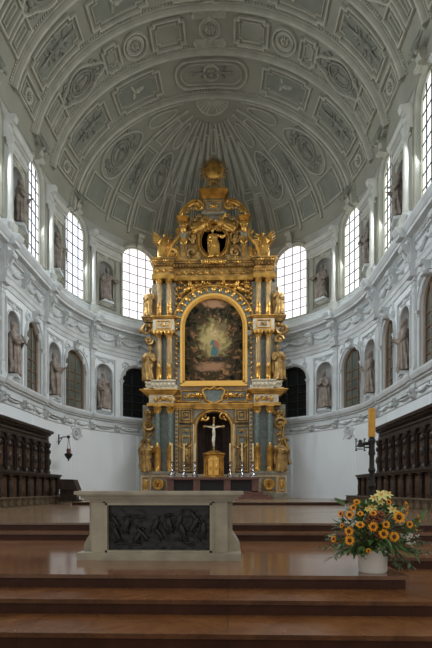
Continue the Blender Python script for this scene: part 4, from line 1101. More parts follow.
for i, (px, py, k_, lab) in enumerate(((215,66,1.25,'large cream lily at the very top of the bouquet'),(243,62,.85,'cream lily bloom at the top right of the large lily'),(178,118,.9,'greenish cream lily left of centre under the top one'),(185,78,.8,'cream lily leaning left beside the top one'),(212,95,.7,'half-open pale lily just below the top one'),(262,128,1.0,'greenish cream lily right of centre near the largest sunflower'),(160,125,.6,'pale lily petals at the left above the russet florets'))):
    x = 330+px/4.235; y = 480+py/4.235; p = at(x, y, 5.3+.03*(i % 3)); t = thing('lily', lab, 'flower', p, group='cream lilies of the bouquet')
    face = Vector(((x-382)/60, -.8, .7)).normalized(); mb = MB()
    sd = face.cross(Vector((0,0,1))).normalized(); up = sd.cross(face)
    for k in range(6):
        a = k*PI/3+.3*i; d = (sd*math.cos(a)+up*math.sin(a))+face*.45; leaf(mb, p, d, .082*k_, .036*k_, .25, face)
    mb.build('petals', M['lily'], parent=t)
    mb = MB()
    for k in range(5): mb.tube([p, p+face*.04+sd*.014*math.cos(k*1.26)+up*.014*math.sin(k*1.26)], [.002,.0035], 5)
    mb.build('stamens', M['petal'], parent=t)
    mb = MB(); mb.tube([p, p.lerp(C, .4)+Vector((0,.02,.03)), C], .005, 6); mb.build('stem', M['stem'], parent=t)
for px, py, r, lab in ((180,172,.085,'russet hydrangea head left of the bouquet centre'),(208,155,.07,'paler russet hydrangea head in the middle of the bouquet'),(208,235,.06,'low russet hydrangea head between sunflowers above the pot')):
    x = 330+px/4.235; y = 480+py/4.235; p = at(x, y, 5.27); mb = MB()
    for k in range(90):
        d = Vector((rr.gauss(0,1), rr.gauss(0,1), rr.gauss(0,1))).normalized(); mb.ball(p+d*r*rr.uniform(.75,1)*1.0, .012, .012, .008, 6, 4)
    o = mb.build('hydrangea', M['hydr'], org=p); tag(o, lab, 'flower', 'russet hydrangea heads'); 
    mb = MB(); mb.tube([p, C], .006, 5); mb.build('stem', M['stem'], parent=o)
mb = MB()
for px, py, n, sp in ((335,240,40,.07),(95,190,16,.04),(215,290,14,.05),(310,170,14,.04),(340,270,14,.05),(240,275,10,.03)):
    p = at(330+px/4.235, 480+py/4.235, 5.28)
    for k in range(n): mb.ball(p+Vector((rr.gauss(0,sp*.6), rr.gauss(0,.03), rr.gauss(0,sp*.35))), .010, .010, .008, 6, 4)
o = mb.build('filler_blossom', M['berry'], org=C); tag(o, 'tiny white filler blossoms scattered through the bouquet', 'flowers', kind='stuff')
# ------------------------------------------------------------ high altar retable
K = .0625; YF = 28.1
def U(d): return d*K
def V(y): return EYE+(490-y)*K
ret = thing('altarpiece', 'towering gilded altarpiece of blue-grey and gold columns round a large arched painting', 'altarpiece', (0, 28.6, z3))
def pmap(Y): return lambda u, v: (Vector((u, Y, v)), Vector((0, -1, 0)))
def abx(mb, d0, d1, ya, yb, y0, y1): mb.box(U(d0), U(d1), YF+y0, YF+y1, V(yb), V(ya))
def both(fn):
    for sx in (-1, 1): fn(sx)
def bld(mb, name, m, lab=None, parent=None):
    o = mb.build(name, M[m], parent=parent or ret)
    if lab: o['label'] = lab
    return o
def sb(mb, sx, d0, d1, ya, yb, y0, y1): abx(mb, min(sx*d0, sx*d1), max(sx*d0, sx*d1), ya, yb, y0, y1)
def leafy(mb, d, y, w, h, Y, flip=1):   # small acanthus spray
    F = Fr(pmap(YF+Y), U(d), V(y)); w *= K; h *= K
    for sx in (-1, 1):
        f_scroll(mb, F, sx*w*.26, 0, min(w*.22, h*.42), sx*flip, 1.2, min(w, h)*.09, PI/2, .04); f_leaf(mb, F, sx*w*.08, h*.05, h*.5, PI/2-sx*.5, .45, .06)
    f_blob(mb, F, 0, 0, w*.1, h*.28, .08)
def head(mb, d, y, r, Y, wings=True):   # cherub head
    F = Fr(pmap(YF+Y), U(d), V(y)); r *= K; f_blob(mb, F, 0, 0, r, r*1.15, r*1.1); f_blob(mb, F, 0, r*.5, r*1.1, r*.8, r*.9)
    f_blob(mb, F, 0, -r*.15, r*.2, r*.25, r*1.3)
    if wings:
        for sx in (-1, 1): f_leaf(mb, F, sx*r*.8, -r*.2, r*2.2, PI/2-sx*1.1, .5, r*.5); f_leaf(mb, F, sx*r*.8, -r*.4, r*1.8, PI/2-sx*1.7, .45, r*.5)
def cornice(mb, d0, d1, ytop, ybot, y0, out, steps=5):  # stepped moulding growing outwards towards its top
    for k in range(steps):
        t0 = k/steps; t1 = (k+1)/steps; o = out*((k+1)/steps)**1.3
        abx(mb, d0-o/K*(.8), d1+o/K*(.8), ybot+(ytop-ybot)*t1, ybot+(ytop-ybot)*t0+.01, y0-o, y0+.5)
def plinth(sx):
    mb = MB(); sb(mb, sx, 18, 72, 473, 498, .15, 1.2); sb(mb, sx, 39, 72, 474, 498, -.35, .2); bld(mb, 'plinth', 'ivory')
    mb = MB(); sb(mb, sx, 38, 73.5, 471.5, 474, -.45, .3); sb(mb, sx, 38, 75, 494.5, 498.4, -.5, .3); sb(mb, sx, 39, 74, 493, 494.5, -.42, .3); bld(mb, 'plinth_moulding', 'greym')
    mb = MB(); sb(mb, sx, 48, 61, 477.5, 491, -.37, -.3); bld(mb, 'plinth_panel', 'bluem')
    mb = MB(); F = Fr(pmap(YF-.39), U(sx*54.5), V(484.3)); o_rosette(mb, F, .3)
    for k in range(12): f_leaf(mb, F, 0, 0, .36, k*PI/6, .28, .06)
    bld(mb, 'gilt_rosette', 'gold')
    mb = MB(); bead(mb, pmap(YF-.36), dens([(U(sx*a), V(b)) for a, b in ((47.5,477),(61.5,477),(61.5,491.5),(47.5,491.5))], 1), .06, .05, True)
    bead(mb, pmap(YF-.36), dens([(U(sx*a), V(b)) for a, b in ((64,478),(70,478),(70,491),(64,491))], 1), .08, .06, True); F = Fr(pmap(YF-.37), U(sx*67), V(484.5)); f_leaf(mb, F, 0, -.35, .7, PI/2, .35, .06); bld(mb, 'panel_frame', 'gold')
both(plinth)
mb = MB(); abx(mb, -39, 39, 474, 498, .3, 1.0); bld(mb, 'plinth', 'ivory')
# first storey back wall and arched niche
mb = MB(); n = 16
inn = [(U(-17), V(474))]+[(U(-17*math.cos(PI*k/n)), V(427-15.5*math.sin(PI*k/n))) for k in range(n+1)]+[(U(17), V(474))]
out = [(U(-72), V(474)), (U(-72), V(404))]+[(U(-72+144*k/(n-2)), V(404)) for k in range(1, n-2)]+[(U(72), V(404)), (U(72), V(474))]
out = out[:len(inn)] if len(out) > len(inn) else out
while len(out) < len(inn): out.insert(2, out[1])
mb.band(inn, out, YF+.25, YF+.6); bld(mb, 'lower_storey', 'greym')
mb = MB(); rows = []
for y in (474, 450, 427):
    rows.append([Vector((U(-17.5*math.cos(PI*k/24)), YF+.55+1.1*math.sin(PI*k/24)*(1+.07*math.sin(k*2.6)), V(y))) for k in range(25)])
for j in range(1, 7):
    e = PI/2*j/6; rows.append([Vector((U(-17.5*math.cos(PI*k/24)*math.cos(e)), YF+.55+1.1*math.sin(PI*k/24)*math.cos(e)*(1+.07*math.sin(k*2.6)), V(427-16*math.sin(e)))) for k in range(25)])
mb.grid(rows); o = bld(mb, 'niche_drapery', 'drape', 'dark brown folded curtain lining the arched niche')
mb = MB(); arch = [(U(-18.5), V(473)), (U(-18.5), V(450))]+[(U(-18.5*math.cos(PI*k/n)), V(427-17*math.sin(PI*k/n))) for k in range(n+1)]+[(U(18.5), V(450)), (U(18.5), V(473))]
bead(mb, pmap(YF+.25), arch, .16, .10); arch2 = [(x*1.15, z if z < V(427) else V(427)+(z-V(427))*1.12) for x, z in arch]; bead(mb, pmap(YF+.25), arch2, .06, .08)
for sx in (-1, 1):
    F = Fr(pmap(YF+.2), U(sx*9), V(416.5)); f_scroll(mb, F, 0, 0, .26, sx, 1.2, .08); f_leaf(mb, F, 0, -.05, .35, PI/2-sx*2.2, .5, .1)
    leafy(mb, sx*24, 412.5, 5, 4, .22)
bld(mb, 'niche_arch', 'gold')
def side1(sx):
    mb = MB()
    for (a, b, c, e) in ((22, 34, 409, 422), (22, 34, 426, 471)): sb(mb, sx, a, b, c, e, .12, .3)
    bld(mb, 'panel_field', 'bluem')
    mb = MB()
    for (a, b, c, e) in ((22, 34, 409, 422), (22, 34, 426, 471), (24.5, 31.5, 436, 468), (24.5, 31.5, 411.5, 419.5)):
        bead(mb, pmap(YF+.13), dens([(U(sx*x), V(y)) for x, y in ((a,c),(b,c),(b,e),(a,e))], .5), .12, .1, True)
    leafy(mb, sx*28, 415.5, 6, 6, .1); leafy(mb, sx*28, 431, 7, 6, .1); head(mb, sx*28, 430.5, 1.2, .08)
    F = Fr(pmap(YF+.1), U(sx*28), V(453)); f_figure(mb, F, 0, 0, 1.6, .12); leafy(mb, sx*28, 465, 6, 5, .1)
    for y in range(410, 472, 4): mb.ball((U(sx*37.3), YF+.12, V(y)), .07, .06, .09, 7, 5)
    sb(mb, sx, 35.5, 39, 408, 410, .05, .3); bld(mb, 'gilt_panel_relief', 'goldd')
    mb = MB(); sb(mb, sx, 40, 60, 404, 474, .1, .4); bld(mb, 'column_backing', 'bluem')
    mb = MB(); sb(mb, sx, 35.8, 38.8, 408, 473, .14, .3); sb(mb, sx, 19.5, 21.3, 424, 473, .12, .3); bld(mb, 'strip_pilaster', 'ivory')
both(side1)
def column(d, yt, yb, r, capn, slv, sm='bluem'):
    """turned column between image heights yt (top) and yb (foot)"""
    Yc = YF-.2; x = U(d); zt_, zb_ = V(yt), V(yb); ch = capn*K; zs = V(slv)
    mb = MB(); mb.lathe([(r*1.0, zs), (r*1.02, zs+.02), (r*.98, (zs+zt_)/2), (r*.88, zt_-ch)], (x, Yc, 0), 20); c_ = bld(mb, 'column', sm)
    mb = MB(); mb.lathe([(r*1.35, zb_), (r*1.35, zb_+.08), (r*1.15, zb_+.12), (r*1.25, zb_+.17), (r*1.05, zb_+.22), (r*1.07, (zb_+zs)/2), (r*1.08, zs-.06), (r*1.16, zs-.03), (r*1.12, zs+.02)], (x, Yc, 0), 20)
    for k in range(10):
        a = 2*PI*k/10; mb.tube([(x+r*1.08*math.cos(a), Yc+r*1.08*math.sin(a), zb_+.25), (x+r*1.1*math.cos(a), Yc+r*1.1*math.sin(a), zs-.08)], .018, 4)
    F = Fr(lambda u, v: (Vector((u, Yc-r*1.05, v)), Vector((0,-1,0))), x, zs-.15); f_leaf(mb, F, 0, 0, .4, PI/2, .5, .05)
    bld(mb, 'sleeve', 'gold', parent=c_)
    mb = MB(); mb.lathe([(r*.9, zt_-ch), (r*1.0, zt_-ch+.03), (r*.9, zt_-ch+.06), (r*1.0, zt_-ch*.5), (r*1.45, zt_-.08), (r*1.5, zt_-.06)], (x, Yc, 0), 16)
    mb.box(x-r*1.45, x+r*1.45, Yc-r*1.45, Yc+r*1.45, zt_-.07, zt_)
    for k in range(8):
        a = 2*PI*k/8; ca, sa = math.cos(a), math.sin(a)
        mb.tube([(x+r*.95*ca, Yc+r*.95*sa, zt_-ch+.05), (x+r*1.1*ca, Yc+r*1.1*sa, zt_-ch*.5), (x+r*1.5*ca, Yc+r*1.5*sa, zt_-ch*.28), (x+r*1.45*ca, Yc+r*1.45*sa, zt_-ch*.4)], [.03,.05,.045,.02], 6)
    bld(mb, 'capital', 'gold', parent=c_)
    return c_
for sx in (-1, 1):
    for d in (43.2, 55.8): column(sx*d, 406.5, 471.5, .165, 7.5, 447)
# outer carved wings of the first storey
def wing1(sx):
    mb = MB(); sb(mb, sx, 60, 70, 407, 473, .15, .5); bld(mb, 'wing_pier', 'greym')
    mb = MB(); head(mb, sx*64, 413, 2.2, .0); F = Fr(pmap(YF+.1), U(sx*65), V(424)); f_scroll(mb, F, sx*.05, 0, .42, sx, 1.4, .12); f_scroll(mb, F, sx*.05, .62, .3, -sx, 1.3, .1)
    f_leaf(mb, F, 0, .2, .7, PI/2, .5, .14); F = Fr(pmap(YF+.1), U(sx*67.5), V(463)); f_scroll(mb, F, sx*.1, -.1, .45, sx, 1.4, .13); f_scroll(mb, F, sx*.08, .7, .28, -sx, 1.2, .1); f_scroll(mb, F, sx*.18, 1.35, .24, sx, 1.2, .09)
    f_tube(mb, F, [(sx*.35, 0), (sx*.45, .8), (sx*.1, 1.7), (sx*.2, 2.6)], [.1,.12,.08,.06], .05, 7)
    for k in range(9): head(mb, sx*(60.5+rnd.random()*9), 410+k*6.5, .8, .05, False)
    for k in range(6): leafy(mb, sx*(63+4*rnd.random()), 416+k*9, 7, 6, .08)
    bld(mb, 'carved_wing', 'goldd')
both(wing1)
# first entablature
mb = MB()
for sx in (-1, 1):
    cornice(mb, min(sx*41, sx*66), max(sx*41, sx*66), 390.5, 396.5, .0, .55)
cornice(mb, -40, 40, 403.5, 408.5, .2, .3, 4)
bld(mb, 'lower_cornice', 'gold')
mb = MB()
for sx in (-1, 1): sb(mb, sx, 40, 64, 396, 404, -.35, .5)
abx(mb, -40, 40, 386, 404, .3, .6); bld(mb, 'lower_frieze', 'ivory')
for sx in (-1, 1):
    mb = MB()
    sb(mb, sx, 39.5, 66, 404, 406.8, -.42, .5); leafy(mb, sx*50, 400, 12, 6, -.37); head(mb, sx*50, 400, 1.2, -.38)
    for d in (43, 57): mb.ball((U(sx*d), YF-.38, V(400)), .12, .08, .2, 8, 6)
    bld(mb, 'lower_architrave', 'gold')
for sx in (-1, 1): mb = MB(); sb(mb, sx, 14, 32, 391, 400, .22, .32); bld(mb, 'attic_panel', 'bluem')
mb = MB()
for sx in (-1, 1):
    bead(mb, pmap(YF+.23), dens([(U(sx*a), V(b)) for a, b in ((14,390),(33,390),(33,401),(14,401))], 1), .10, .08, True)
    leafy(mb, sx*26, 395.5, 11, 7, .2); head(mb, sx*16.5, 395, 2.4, .12); head(mb, sx*34.5, 396, 1.2, .15, False)
    F = Fr(pmap(YF+.2), U(sx*37), V(397)); f_scroll(mb, F, 0, 0, .3, sx, 1.2, .09)
pts = [(0,-7.5),(4,-6),(7,-7.2),(11,-5),(10.5,-1),(8.5,1.5),(8,5),(4,7),(0,8.5)]; pts = pts+[(-a, b) for a, b in reversed(pts[1:-1])]
shape = [(U(a), V(395+b)) for a, b in pts]
bead(mb, pmap(YF+.1), shape, .16, .14, True); leafy(mb, 0, 387, 7, 5, .02); leafy(mb, 0, 404.5, 5, 5, .05, -1)
bld(mb, 'attic_ornament', 'gold')
mb = MB(); mb.prism(shape, YF+.08, YF+.35); bld(mb, 'cartouche_shield', 'bluem', 'grey-blue shield cartouche in the middle of the first cornice')
# second storey
def story2(sx):
    mb = MB(); sb(mb, sx, 36, 62, 386.5, 391, -.4, .5); sb(mb, sx, 38, 61, 382, 386.5, -.36, .5); sb(mb, sx, 37.5, 61.5, 381, 382.4, -.42, .5)
    for k in range(6): mb.ball((U(sx*(40+k*4)), YF-.4, V(386)), .1, .08, .13, 8, 6)
    bld(mb, 'upper_pedestal', 'ivory')
    mb = MB(); sb(mb, sx, 38, 60, 262, 382, .15, .5); bld(mb, 'upper_backing', 'greym')
    mb = MB(); sb(mb, sx, 47.4, 51.4, 286, 381, .05, .2); bld(mb, 'dark_strip', 'bluem')
    for d in (44.5, 54.3):
        c_ = column(sx*d, 333.5, 382, .145, 5.5, 368, 'greym'); c2 = column(sx*d, 280.5, 318, .13, 5, 308, 'greym')
        for (a, b, r) in ((338.5, 369, .15), (286, 309, .135)):
            mb = MB()
            for k in range(7):
                an = PI+PI*k/6; mb.tube([(U(sx*d)+r*.98*math.cos(an), YF-.2+r*.98*math.sin(an), V(b)), (U(sx*d)+r*.92*math.cos(an), YF-.2+r*.92*math.sin(an), V(a))], .014, 4)
            bld(mb, 'gilt_fluting', 'gold', parent=c_ if a > 300 else c2)
    mb = MB(); sb(mb, sx, 39, 60, 321.5, 332, -.42, .5); bld(mb, 'middle_block', 'ivory')
    mb = MB(); cornice(mb, min(sx*40, sx*59), max(sx*40, sx*59), 318, 321.5, -.3, .22, 3); sb(mb, sx, 39, 60, 332, 333.6, -.46, .5)
    bead(mb, pmap(YF-.43), dens([(U(sx*a), V(b)) for a, b in ((43,323.2),(56,323.2),(56,330.5),(43,330.5))], 1), .08, .06, True); leafy(mb, sx*49.5, 327, 9, 5, -.42)
    for k in range(6): mb.ball((U(sx*(40.5+k*3.6)), YF-.45, V(334.5)), .07, .06, .14, 8, 6)
    bld(mb, 'middle_cornice', 'gold')
    mb = MB()
    for y in range(288, 380, 5): F = Fr(pmap(YF+.1), U(sx*37.6), V(y)); f_blob(mb, F, 0, 0, .09, .12, .07)
    for y in range(290, 318, 7): head(mb, sx*36.5, y, .9, .08, False)
    for y in range(323, 380, 8): head(mb, sx*60.5, y, .6, .05, False)
    bld(mb, 'gilt_studs', 'gold')
    # outer bracket wing with canopy
    mb = MB(); sb(mb, sx, 60, 66, 392-9, 389, -.35, .4); sb(mb, sx, 59, 69, 389, 391, -.4, .4); sb(mb, sx, 60, 68, 382.4, 384, -.38, .4)
    F = Fr(pmap(YF-.36), U(sx*64), V(386.5)); f_oval(mb, F, 0, 0, .18, .13, .04); bld(mb, 'statue_pedestal', 'ivory')
    mb = MB(); cornice(mb, min(sx*59, sx*68), max(sx*59, sx*68), 317.5, 322, -.1, .3, 4)
    F = Fr(pmap(YF+.05), U(sx*65), V(331)); f_scroll(mb, F, sx*.12, .1, .4, -sx, 1.4, .13); f_scroll(mb, F, sx*.0, -.55, .3, sx, 1.3, .1); f_leaf(mb, F, -sx*.2, -.2, .8, PI/2, .4, .15); f_leaf(mb, F, sx*.3, .4, .6, -PI/2+sx*.5, .5, .12)
    head(mb, sx*64, 326, 1.8, -.1); leafy(mb, sx*64, 342, 8, 6, .0, -1)
    F = Fr(pmap(YF+.15), U(sx*62.3), V(360)); f_tube(mb, F, [(0, -1.2), (sx*.12, -.5), (0, .3), (sx*.2, .9)], [.08,.11,.09,.07], .05, 7)
    bld(mb, 'bracket_wing', 'goldd')
    mb = MB(); sb(mb, sx, 60, 62.5, 283, 318, .2, .5); sb(mb, sx, 60, 64, 322, 383, .2, .5); bld(mb, 'wing_pier', 'greym')
both(story2)
# painting, frame and arch
mb = MB(); n = 24; ar = [(U(-29.5), V(381)), (U(29.5), V(381))]+[(U(29.5*math.cos(PI*k/n)), V(327-29.5*math.sin(PI*k/n))) for k in range(n+1)]
mb.prism(ar, YF+.22, YF+.3); pt = bld(mb, 'painting', 'paint', 'tall round-headed dark oil painting with a pale glow in the middle')
def archband(r0, r1, y0, y1, ybot, name, m, full=True):
    mb = MB(); i_ = [(U(-r0), V(ybot))]+[(U(-r0*math.cos(PI*k/n)), V(327-r0*math.sin(PI*k/n))) for k in range(n+1)]+[(U(r0), V(ybot))]
    o_ = [(U(-r1), V(ybot))]+[(U(-r1*math.cos(PI*k/n)), V(327-r1*math.sin(PI*k/n))) for k in range(n+1)]+[(U(r1), V(ybot))]
    mb.band(i_, o_, YF+y0, YF+y1); return mb
mb = archband(29.2, 31.2, .05, .35, 382, '', ''); abx(mb, -31.2, 31.2, 380.5, 383, .05, .35)
m2 = archband(31.2, 33.6, -.04, .35, 384, '', ''); mb.add(m2.v, m2.f); abx(mb, -33.6, 33.6, 383, 386, -.04, .35)
for k in range(60):
    a = PI*k/59; mb.ball((U(-30.6*math.cos(a)), YF+.02, V(327-30.6*math.sin(a))), .055, .05, .055, 6, 4)
for sx in (-1, 1):
    for y in range(329, 380, 2): mb.ball((U(sx*30.6), YF+.02, V(y)), .05, .05, .055, 6, 4)
bld(mb, 'picture_frame', 'gbright', 'bright gilt frame round the painting')
mb = archband(34.2, 41, .02, .35, 327, '', ''); bld(mb, 'arch_band', 'bluem')
mb = MB()
bead(mb, pmap(YF+.02), [(U(-41*math.cos(PI*k/n)), V(327-41*math.sin(PI*k/n))) for k in range(n+1)], .14, .12)
for k in range(17):
    a = PI*(k+.5)/17; x, z = U(-37.6*math.cos(a)), V(327-37.6*math.sin(a)); F = Fr(pmap(YF+.0), x, z, rot=-math.degrees(a)+90)
    if k % 2 == 0: f_blob(mb, F, 0, 0, .14, .2, .12); f_scroll(mb, F, .0, .0, .2, 1, 1, .05)
    else: f_leaf(mb, F, 0, -.22, .44, PI/2, .5, .1); f_blob(mb, F, 0, 0, .1, .1, .12)
bld(mb, 'arch_ornament', 'gold')
mb = MB(); abx(mb, -40, 40, 262, 327, .35, .6); bld(mb, 'spandrel_wall', 'greym')
mb = MB()
for sx in (-1, 1):
    for (d, y, rot) in ((27, 289, 60), (15, 285, 80)):
        F = Fr(pmap(YF+.1), U(sx*d), V(y), rot=sx*rot); f_figure(mb, F, 0, 0, 1.25, .2, True)
    head(mb, sx*35, 287, 1.6, .1); leafy(mb, sx*34, 297, 6, 8, .15); leafy(mb, sx*5, 283, 7, 5, .1); leafy(mb, sx*33, 282, 7, 5, .12)
    for k in range(8): f_blob(mb, Fr(pmap(YF+.2), U(sx*(6+rnd.random()*32)), V(280+rnd.random()*5)), 0, 0, .16, .1, .12)
bld(mb, 'spandrel_figures', 'gold')
# second entablature
mb = MB()
abx(mb, -61, 61, 276.5, 280.8, -.1, .5)
for sx in (-1, 1): sb(mb, sx, 39, 61, 276.5, 280.8, -.42, .5)
bld(mb, 'upper_architrave', 'gold')
mb = MB(); abx(mb, -60, 60, 269.5, 276.8, -.02, .5)
for sx in (-1, 1): sb(mb, sx, 40, 60, 269.5, 276.8, -.36, .5)
bld(mb, 'upper_frieze', 'goldd')
mb = MB()
for k in range(17): leafy(mb, -56+k*7, 273.3, 6.5, 5, (-.38 if abs(-56+k*7) > 39 else -.04))
bld(mb, 'frieze_scrollwork', 'gold')
mb = MB(); cornice(mb, -58, 58, 262, 269.6, .0, .4, 5)
for sx in (-1, 1): cornice(mb, min(sx*42, sx*58), max(sx*42, sx*58), 262, 269.6, -.3, .38, 5)
for k in range(41):
    d = -60+k*3; yy = -.72 if abs(d) > 40 else -.42; mb.box(U(d)-.06, U(d)+.06, YF+yy*.75, YF+.2, V(268.6), V(266.6))
bld(mb, 'upper_cornice', 'goldd')
for d, s_, y_ in ((-7, 2.0, -.5), (7, 2.0, -.5), (0, 1.6, -.5), (-46, 1.2, -.75), (46, 1.2, -.75), (-56, 1.2, -.75), (56, 1.2, -.75), (-24, 1.2, -.45), (24, 1.2, -.45)): mb = MB(); head(mb, d, 266, s_, y_); bld(mb, 'cherub_head', 'gold')
# gable
def gable(sx):
    mb = MB(); sb(mb, sx, 27, 33.5, 222, 261.5, .0, .5); bld(mb, 'gable_pilaster', 'greym')
    mb = MB(); sb(mb, sx, 26, 34.5, 258.5, 262, -.12, .5); cornice(mb, min(sx*27, sx*34), max(sx*27, sx*34), 217, 221, .0, .22, 4); sb(mb, sx, 28.3, 32.2, 237, 257, -.07, .1)
    F = Fr(pmap(YF-.05), U(sx*30.2), V(228)); f_leaf(mb, F, 0, -.35, .8, PI/2, .55, .15); head(mb, sx*30.2, 226, 1.6, -.12); leafy(mb, sx*30.2, 246, 5, 14, -.08)
    bld(mb, 'gable_pilaster_ornament', 'gold')
    mb = MB(); n = 14
    pts = [(sx*U(34-17*math.sin(PI/2*t/n*1.15)), V(214-11*(1-math.cos(PI/2*t/n*1.25)))) for t in range(n+1)]
    pts = [(sx*U(34-19*(t/n)), V(215.5-13.5*math.sin(PI/2*(t/n)**.8))) for t in range(n+1)]
    mb.tube([(x, YF+.1, z) for x, z in pts], [.14]*(n+1), 10); mb.tube([(x, YF-.08, z+.10) for x, z in pts], .07, 6)
    F = Fr(pmap(YF-.05), U(sx*15.5), V(206.5)); f_scroll(mb, F, 0, 0, .3, sx, 1.5, .11, PI/2)
    bld(mb, 'broken_pediment', 'gold')
    # side volute
    mb = MB(); F = Fr(pmap(YF+.15), U(sx*41), V(254)); f_scroll(mb, F, 0, 0, .45, sx, 1.5, .12, PI); f_tube(mb, F, [(sx*.42, -.35), (sx*.1, .65), (-sx*.35, 1.1), (-sx*.42, 1.7)], [.13,.14,.12,.08], .05, 8); f_leaf(mb, F, -sx*.3, -.3, .9, PI/2, .45, .12); f_scroll(mb, F, -sx*.35, 1.5, .22, -sx, 1.2, .08)
    bld(mb, 'side_volute', 'gold')
    mb = MB(); head(mb, sx*23, 209.5, 1.7, -.1); leafy(mb, sx*27, 212, 8, 7, -.05); leafy(mb, sx*13.5, 215.5, 7, 7, .05); leafy(mb, sx*19, 219, 8, 7, .05); head(mb, sx*17, 224, 1.4, .0); leafy(mb, sx*25.5, 224, 6, 8, .05)
    for k in range(5): leafy(mb, sx*(36+rnd.random()*8), 236+k*5, 5, 5, .12)
    bld(mb, 'gable_foliage', 'goldd')
    mb = MB(); F = Fr(pmap(YF+.05), U(sx*21), V(246)); f_scroll(mb, F, 0, .6, .4, -sx, 1.4, .12); f_scroll(mb, F, sx*.05, -.4, .38, sx, 1.4, .12); f_leaf(mb, F, 0, .1, .6, PI/2, .5, .14); head(mb, sx*21, 258, 1.6, .0); head(mb, sx*23.5, 232, 1.5, .0)
    leafy(mb, sx*22, 228, 6, 6, .0); leafy(mb, sx*14, 257, 6, 6, .0); mb.box(U(sx*16.5)-.2, U(sx*16.5)+.2, YF-.1, YF+.3, V(261.5), V(256))
    bld(mb, 'gable_scrollwork', 'goldd')
    mb = MB(); sb(mb, sx, 15, 28, 218, 261.5, .2, .5); bld(mb, 'gable_wall', 'goldd')
both(gable)
mb = MB(); abx(mb, -16, 16, 212, 224, .25, .5); abx(mb, -28, 28, 258, 261.8, .1, .5); bld(mb, 'gable_wall', 'greym')
cz = V(240.5)
mb = MB(); mb.lathe([(.001, .3), (.86, .3)], (0,0,0), 32); mb.v = [Vector((v.x, YF+v.z, cz+v.y*1.22)) for v in mb.v]; mb.f = [f for f in mb.f if len(f) == 4 or True]; bld(mb, 'roundel_ground', 'drape')
mb = MB()
for r, w_, h_, yy in ((.93, .16, .16, .1), (.79, .06, .08, .1), (1.06, .06, .1, .15)):
    bead(mb, pmap(YF+yy), [(r*math.cos(2*PI*k/40), cz+1.2*r*math.sin(2*PI*k/40)) for k in range(40)], w_, h_, True)
for k in range(24): mb.ball((.93*math.cos(PI*k/12), YF-.08, cz+1.12*math.sin(PI*k/12)), .05, .05, .05, 6, 4)
bld(mb, 'roundel_frame', 'gold')
mb = MB(); abx(mb, -10.5, 10.5, 199, 213, .05, .6); abx(mb, -12, 12, 211.5, 214, -.02, .6); bld(mb, 'crown_block', 'greym')
mb = MB(); cornice(mb, -10.5, 10.5, 191, 198.5, .05, .32, 5); bead(mb, pmap(YF+.04), dens([(U(a), V(b)) for a, b in ((-8,201),(8,201),(8,210.5),(-8,210.5))], 1), .09, .07, True)
F = Fr(pmap(YF+.0), 0, V(206)); 
for a in (0, 35, 70, 110, 145, 180): f_leaf(mb, F, 0, -.1, .34, rad(a), .3, .06)
bld(mb, 'crown_cornice', 'gold')
mb = MB(); leafy(mb, 0, 188, 10, 7, .1); head(mb, 0, 187.5, 1.4, .0); head(mb, -6, 188.5, 1.2, .05); head(mb, 6, 188.5, 1.2, .05); leafy(mb, -12, 190, 6, 7, .15); leafy(mb, 12, 190, 6, 7, .15); mb.tube([(0, YF+.2, V(190)), (0, YF+.2, V(176))], .08, 8); leafy(mb, -4, 183, 7, 7, .1); leafy(mb, 4, 183, 7, 7, .1); head(mb, 0, 181, 1.5, .05); leafy(mb, -8.5, 187, 6, 6, .1); leafy(mb, 8.5, 187, 6, 6, .1)
bld(mb, 'cresting', 'goldd')
mb = MB(); mb.lathe([(.001,-.10),(.3,-.10),(.48,-.04),(.52,0),(.48,.05),(.001,.06)], (0,0,0), 32); mb.v = [Vector((v.x, YF+.1+v.z, V(169.5)+v.y)) for v in mb.v]
sd = bld(mb, 'sun_disc', 'gold', 'gold monogram disc crowning the altarpiece')
mb = MB()
F = Fr(pmap(YF), 0, V(169.5))
for a, b, c, d in ((-.26,-.16,-.26,.16), (-.08,-.16,-.08,.16), (-.08,0,.08,0), (.08,-.16,.08,.16), (0,.0,0,.32), (-.06,.24,.06,.24)): f_tube(mb, F, [(a, b), (c, d)], .022, .02, 5)
f_tube(mb, F, [(.3,.13),(.22,.17),(.19,.08),(.26,0),(.3,-.08),(.24,-.16),(.17,-.12)], .022, .02, 5)
bld(mb, 'monogram', 'goldd', parent=sd)
mb = MB()
for k in range(36):
    a = 2*PI*k/36; L = .95 if k % 2 else .8; w_ = .035
    c_, s_ = math.cos(a), math.sin(a); mb.tube([(.5*c_, YF+.14, V(169.5)+.5*s_), (L*c_, YF+.14, V(169.5)+L*s_)], [.07,.02], 5)
bld(mb, 'sun_rays', 'goldd', parent=sd)

